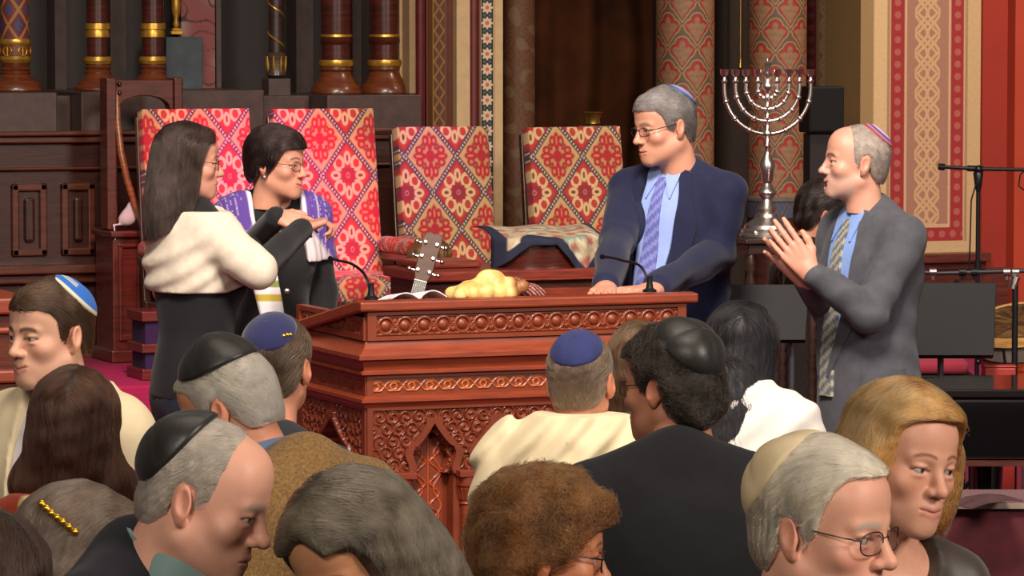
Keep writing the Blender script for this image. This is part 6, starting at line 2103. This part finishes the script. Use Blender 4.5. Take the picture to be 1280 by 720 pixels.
# ---- dark haired head in the corner
p = Person('woman with very dark brown hair cropped by the lower left corner', -20, 756, 5.7, None, yaw=160, male=False, skin='b07a60', eyes=False, sw=0.136)
p.trousers(char)
p.garment('coat', .02, blackw, zlo=-.6, h=.012)
p.hair(('1d1410', '3e2b20'), line=[(-.12, .07), (-.06, .06), (-.045, .0), (-.03, -.2), (.2, -.3)], top=.02, side=.018, locks=.0008, strands=4800, slen=.17, srad=.00045, flow='down', h=.004, extra=[ell((0, .05, -.08), (.095, .06, .14), .04)], cuts=[((0, -.11, -.05), (.066, .085, .12))])

# ---- man with black kippah, profile to the right
p = Person('elderly man in profile with large black satin kippah and navy jacket at lower left', 256, 622, 6.35, None, yaw=62, hyaw=80, pitch=20, skin='d8a28a', brow='b0a090', fo=-.105, neck=.105, head=dict(fat=.9, nose=1.12), hs=1.02, gaze=(0, -10), sw=0.162)
p.suit(cloth('dark navy wool', '15151f'), shirtg, char, up=.065)
p.hair(('a39a8c', 'c9c0b2'), top=.0015, side=.0035, lump=.0006, freq=240, strands=6000, slen=.022, srad=.00045, line=[(-.12, .3), (-.035, .16), (-.03, .075), (-.022, .0), (-.01, -.012), (-.002, -.016), (.002, .024), (.028, .028), (.036, -.03), (.06, -.06), (.12, -.07)])
p.kippah(satin, back=66, th=57, off=.009, panels=4, puff=.004, peak=.006)

# ---- man in tweed jacket, black kippah, white hair
p = Person('white haired man in brown tweed jacket with peaked black kippah, head bowed', 287, 512, 8.4, None, yaw=-128, hyaw=-112, pitch=22, skin='c98a6c', brow='c8c0b4', fo=-.19, neck=.105, hs=1.04, head=dict(fat=.6), sw=.195, eyes=False, bs=1.05)
p.suit(tweed, cloth('grey blue shirt', '6e7f9e'), char, up=.065)
p.hair(('a8a090', 'd6cfc0'), top=.005, side=.006, lump=.002, freq=70, strands=7680, slen=.05, srad=.00045, lift=.004, line=[(-.12, .09), (-.05, .06), (-.03, .02), (-.02, .0), (-.004, -.0), (.002, .024), (.028, .02), (.034, -.02), (.06, -.05), (.12, -.055)])
p.kippah(satin, back=-2, th=60, off=.013, panels=4, peak=.024, puff=.003)

# ---- navy kippah with gold emblem
p = Person('man with navy kippah bearing a small gold emblem, seen from behind', 346, 458, 9.7, None, yaw=176, hyaw=164, skin='c98a70', eyes=False, neck=.185, sw=.135)
p.suit(char, shirtw, char)
p.hair(('3a2c22', '6d5a48'), top=.010, side=.008, lump=.0014, strands=6720, slen=.03, srad=.00045, line=[(-.12, .07), (-.06, .06), (-.03, .02), (-.02, -.012), (-.002, -.015), (.002, .022), (.028, .026), (.036, -.03), (.06, -.07), (.12, -.08)])
kp = p.kippah(cloth('navy velvet', '1d2350', sheen=.3), back=38, th=46, off=.013)
b = MB()
for dx, dz in ((0, 0), (-.012, .006), (.010, -.006)):
    dv = rotm(rx=-38) @ np.array([0, 0, 1.]); 
    e = np.array([-.048 + dx, .072, .078 + dz]); e = CC + (e - CC) / np.linalg.norm((e - CC) / CR) * 1.15
    b.ball(p.H(e), (.007, .004, .005), 8, 6)
mesh_obj('gold_emblem', b.v, b.f, MATS['bright gold'], kp, True)

# ---- woman with long greyish hair, centre foreground
p = Person('woman with smooth greyish brown hair bowing her head in the centre foreground', 442, 704, 6.2, None, yaw=-50, hyaw=-36, pitch=26, roll=-8, male=False, skin='b9835f', brow='5a4a3c', sw=0.140, fo=-.08)
p.trousers(char)
p.garment('cardigan', .02, cloth('taupe knit', '4a3e38'), zlo=-.6, h=.012)
p.hair(('3a3329', '7a705e'), line=[(-.12, .07), (-.07, .066), (-.055, .05), (-.04, .0), (-.025, -.2), (.2, -.3)], top=.028, side=.026, locks=.0008, strands=8320, slen=.2, srad=.00045, flow='down', h=.004, extra=[ell((0, .075, -.04), (.10, .075, .13), .04), ell((0, .115, -.12), (.095, .06, .13), .04), ell((.08, .03, -.08), (.035, .06, .12), .03), ell((-.08, .03, -.08), (.035, .06, .12), .03)], cuts=[((0, -.125, -.02), (.064, .085, .125))])

# ---- curly auburn woman with glasses
p = Person('woman with curly auburn hair and glasses turned to the right in the foreground', 680, 688, 6.75, None, yaw=120, hyaw=98, pitch=8, male=False, skin='b97a58', brow='5a3a28', sw=0.140)
p.trousers(char)
p.garment('coat', .02, blackw, zlo=-.6, h=.012)
p.hair(('3d2412', '8a5c34'), line=[(-.13, .055), (-.085, .05), (-.06, .03), (-.045, .0), (-.03, -.015), (-.01, -.02), (.005, -.005), (.03, -.02), (.04, -.06), (.07, -.1), (.14, -.1)], top=.020, side=.016, lump=.007, freq=75, strands=14400, slen=.05, srad=.0005, flow='curl', curl=.45, lift=.014, h=.004, extra=[ell((0, .04, -.03), (.086, .080, .08), .03), ell((0, -.045, .08), (.062, .045, .036), .03)], cuts=[((0, -.125, -.02), (.058, .06, .07))])
p.glasses(darkwire, rx=.026, rz=.018, rim=.0015)

# ---- navy kippah and cream tallit
p = Person('man with plain navy kippah and heavy cream prayer shawl seen from behind', 726, 476, 10.0, None, yaw=172, hyaw=166, skin='c98a6e', eyes=False, sw=0.170, neck=.15, bs=1.05)
p.trousers(char)
p.garment('robe', .022, cloth('pale stripe shirt', 'b9b9c0', var=.08), h=.009, zlo=-.75, disp=lambda X, Y, Z: .004 * np.sin(X * 60 + Z * 30 + 2 * nz(X, Y, Z, 9, 1)))
p.garment('prayer_shawl', .036, creamw, ('up', 'torso', 'hips', 'upperarms'), h=.007, k=.09, zlo=-.8, extra=[cone((-.14, .0, p.N + .01), (.15, -.0, p.N - .01), .06, .065, .05), cone((.12, .075, p.N - .035), (-.17, .06, p.N - .0), .04, .045, .03), ell((0, .05, p.N - .0), (.16, .085, .06), .05), ell((.12, .02, p.N - .06), (.085, .085, .07), .05), cone((.20, .09, p.N - .13), (-.03, .13, p.N - .01), .022, .03, .03), cone((.13, .12, p.N - .25), (.02, .15, p.N - .05), .02, .026, .03), cone((-.03, .14, p.N - .05), (-.19, .08, p.N - .14), .03, .02, .03), cone((.05, .14, p.N - .1), (-.1, .13, p.N - .33), .018, .02, .03)], region=lambda X, Y, Z: np.maximum(np.where(Y < -.02, .06 - np.abs(X), -.05 + 0 * X), (X > .165) * 0 + Z - .075),
          relax=1, disp=lambda X, Y, Z: .011 * np.sin((X * .8 + Z * .75) * 88 + 3 * nz(X, Y, Z, 7, 2)) * (.55 + .45 * nz(X, Y, Z, 9, 5)) + .002 * nz(X, Y, Z, 40, 1))
p.hair(('5c4a3c', '907c68'), top=.006, side=.0045, lump=.0008, freq=240, strands=6720, slen=.02, srad=.00045, line=[(-.12, .07), (-.06, .06), (-.03, .02), (-.02, -.012), (-.002, -.015), (.002, .022), (.028, .026), (.036, -.03), (.06, -.06), (.12, -.07)])
p.kippah(cloth('navy cotton', '2a3163'), back=36, th=48, off=.009)

# ---- black kippah, curly dark hair, black suit
p = Person('man with glasses, curly greying dark hair, large black kippah and black suit seen from behind', 838, 482, 8.7, None, yaw=-168, hyaw=-128, pitch=4, skin='c08468', brow='2a2220', sw=0.183, bs=1.1, hs=1.03, fo=-.06, neck=.15, eyes=True)
p.suit(blackw, blackw, char)
p.hair(('110f0e', '484038'), top=.013, side=.011, lump=.005, freq=80, strands=11200, slen=.045, srad=.0005, flow='curl', curl=.5, lift=.006, line=[(-.12, .065), (-.06, .06), (-.04, .04), (-.026, -.005), (-.006, -.02), (.002, .02), (.028, .022), (.036, -.05), (.06, -.09), (.12, -.095)], extra=[ell((0, .075, -.035), (.068, .04, .06), .03)])
p.kippah(satin, back=44, side=0, th=54, off=.0185, panels=4, puff=.004, peak=.010)
p.glasses(darkwire, rx=.024, rz=.015)

# ---- brown haired head beyond
p = Person('brown haired woman half hidden between the navy kippah and the curly haired man', 800, 462, 10.95, lambda r: .0, yaw=178, male=False, skin='b9805f', eyes=False, sw=0.128)
p.trousers(char)
p.garment('coat', .02, char, zlo=-.6, h=.012)
p.hair(('3a281a', '705338'), line=[(-.12, .07), (-.06, .06), (-.045, .0), (-.03, -.2), (.2, -.3)], top=.016, side=.014, locks=.0008, strands=4160, slen=.14, srad=.00045, flow='down', h=.004, extra=[ell((0, .045, -.07), (.088, .06, .11), .04)], cuts=[((0, -.11, -.05), (.066, .085, .12))])

# ---- long black hair and white shawl
p = Person('woman with long straight black hair over a white shawl seen from behind', 926, 446, 10.3, lambda r: .0, yaw=158, hyaw=172, male=False, skin='b9805f', eyes=False, sw=.165, pitch=16, neck=.105, fo=-.08)
p.trousers(char)
p.garment('blouse', .018, cloth('dark blouse', '17161c'), zlo=-.6, h=.011)
p.garment('white_shawl', .040, cloth('white wool', 'dcdad4', var=.04), ('up', 'upperarms'), h=.008, k=.07, region=lambda X, Y, Z: np.maximum(np.maximum(-.34 - Z, Z - .055), np.where(Y < -.02, .05 - np.abs(X), -.05 + 0 * X)), disp=lambda X, Y, Z: .004 * np.sin((Z + X) * 60 + 2 * nz(X, Y, Z, 9, 1)) + .002 * nz(X, Y, Z, 50, 1))
p.hair(('060507', '1c1b20'), line=[(-.12, .07), (-.06, .06), (-.045, .0), (-.03, -.2), (.2, -.4)], top=.02, side=.016, locks=.0008, strands=9600, slen=.3, srad=.00045, flow='down', h=.004, extra=[ell((0, .05, -.10), (.085, .052, .16), .04), ell((.01, .14, -.21), (.085, .045, .17), .05), ell((.05, .13, -.33), (.05, .04, .12), .05)], cuts=[((0, -.11, -.05), (.066, .085, .14))])

# ---- white haired man with glasses, right foreground
p = Person('white haired man with wire glasses and cream kippah at lower right', 1030, 660, 6.15, None, yaw=80, hyaw=58, pitch=6, skin='d79f86', brow='a89c8c', head=dict(fat=.7, nose=1.1), hs=1.06, fo=-.06, neck=.16, gaze=(24, 0), iris='5a6470', sw=0.166)
p.suit(blackw, shirtw, char)
p.hair(('b3a88e', 'ebe3cf'), top=.015, side=.009, lump=.0015, locks=.0008, strands=8320, slen=.07, srad=.00045, line=[(-.12, .092), (-.06, .088), (-.045, .07), (-.03, .035), (-.024, .0), (-.006, -.012), (.0, .022), (.028, .028), (.036, -.03), (.06, -.07), (.12, -.08)])
p.kippah(mat('cream satin', 'cbb993', rough=.45, var=.06, bump=.1, bscale=60), back=60, side=0, th=52, off=.0165, panels=4, puff=.005, peak=.006)
p.glasses(wire, rx=.026, rz=.017, rim=.0011)

# ---- blonde woman
p = Person('blonde woman with chin length hair and sheer dark top at right', 1128, 576, 7.15, None, yaw=24, hyaw=36, pitch=7, roll=7, male=False, skin='d09a80', brow='6a4228', head=dict(smile=.6), hs=1.04, gaze=(14, -6), iris='5a6470', sw=0.145, fo=-.05)
p.trousers(char)
p.garment('top', .02, mat('sheer dark top', '3a302a', rough=.5, var=.25, vscale=8, stretch=(1, 1, .25), sheen=.2), zlo=-.6, h=.009, disp=lambda X, Y, Z: .003 * np.sin(X * 50 + Y * 30 + Z * 12 + 2 * nz(X, Y, Z, 8, 1)), region=lambda X, Y, Z: .085 - np.sqrt(X ** 2 + (Y + .06) ** 2 + (Z - .02) ** 2))
b = MB()
for k in range(13):
    a = math.radians(-75 + 150 * k / 12); b.ball((.085 * math.sin(a), -.085 * math.cos(a) + .01, p.N - .035 - .035 * math.cos(a)), .011, 10, 7)
b.build('necklace', mat('grey pearls', '9a9086', rough=.3, var=.1), p.o, True)
p.hair(('8f5a26', 'dcae6c'), line=[(-.14, .092), (-.075, .085), (-.055, .06), (-.04, -.05), (-.03, -.2), (.2, -.3)], top=.022, side=.022, locks=.0008, nlock=30, strands=9920, slen=.11, srad=.00045, flow='down', h=.0035, hline=lambda X, Y, zh: zh + .0 * X,
       extra=[ell((0, .05, -.035), (.10, .065, .085), .04), ell((-.088, -.005, -.04), (.030, .055, .085), .03), ell((.088, -.005, -.04), (.030, .055, .085), .03)], cuts=[((-.006, -.12, -.02), (.066, .078, .112))])

# ------------------------------------------------------------------ light
def area(name, loc, target, size, power, col, shape='DISK', spread=None, sy=None):
    l = bpy.data.lights.new(name, 'AREA'); l.shape = 'RECTANGLE' if sy else shape; l.size = size
    if sy: l.size_y = sy
    l.energy = power; l.color = col
    if spread: l.spread = math.radians(spread)
    o = bpy.data.objects.new(name, l); COL.objects.link(o); o.location = loc
    o.rotation_euler = (Vector(target) - Vector(loc)).to_track_quat('-Z', 'Y').to_euler()
    return o
def spot(name, loc, target, power, col, ang=20, blend=.5, size=.1):
    l = bpy.data.lights.new(name, 'SPOT'); l.energy = power; l.color = col; l.spot_size = math.radians(ang); l.spot_blend = blend; l.shadow_soft_size = size
    o = bpy.data.objects.new(name, l); COL.objects.link(o); o.location = loc
    o.rotation_euler = (Vector(target) - Vector(loc)).to_track_quat('-Z', 'Y').to_euler()
    return o
area('front_light', (-5.5, -5.0, 8.5), (4.0, 10.5, 1.4), 3.5, 1020, (1, .87, .75))
area('right_fill_light', (8.5, -2.5, 7.0), (2.8, 7.5, 1.5), 3.0, 1050, (1, .86, .76))
area('stage_key_light', (2.5, 6.5, 7.5), (5.2, 13, 1.6), 2.0, 190, (1, .86, .74), spread=70)
area('hall_ceiling_light', (3.2, 7.0, 7.5), (3.2, 7.0, 0), 5.0, 170, (1, .85, .70), sy=5.0)
area('wall_wash_light', (9.8, 14.5, 6.5), (9.9, 18.2, 2.2), 0.8, 50, (1, .84, .66), spread=80)
spot('magenta_spot', (6.3, 13.8, 5.6), (5.85, 17.2, 1.75), 2600, (1, .05, .42), 14, .8)
spot('magenta_spot', (4.6, 13.6, 5.6), (5.6, 17.2, 1.9), 1600, (1, .04, .35), 12, .8)
spot('magenta_spot', (4.2, 13.0, 5.2), (4.95, 16.6, .95), 1500, (1, .03, .45), 17, .7)
spot('violet_spot', (7.4, 15.2, 5.0), (6.6, 17.3, 2.1), 420, (.8, .1, 1), 8, .9)
w = bpy.data.worlds.new('World'); SC.world = w; w.use_nodes = True
w.node_tree.nodes['Background'].inputs[0].default_value = (.95, .80, .68, 1)
w.node_tree.nodes['Background'].inputs[1].default_value = .10

# ------------------------------------------------------------------ camera
cam = bpy.data.cameras.new('Camera'); co = bpy.data.objects.new('Camera', cam); COL.objects.link(co)
cam.sensor_width = 36; cam.sensor_fit = 'HORIZONTAL'; cam.lens = 36 * F / 1280; cam.clip_end = 200
co.location = (0, 0, CZ)
co.rotation_euler = (PI / 2 - PITCH, 0, -AL)
SC.camera = co
SC.view_settings.view_transform = 'Standard'; SC.view_settings.look = 'None'; SC.view_settings.gamma = 1; SC.view_settings.use_curve_mapping = False
SC.view_settings.exposure = 0
SC.cycles.max_bounces = 6; SC.cycles.transparent_max_bounces = 8
try: SC.cycles.use_denoising = True
except Exception: pass
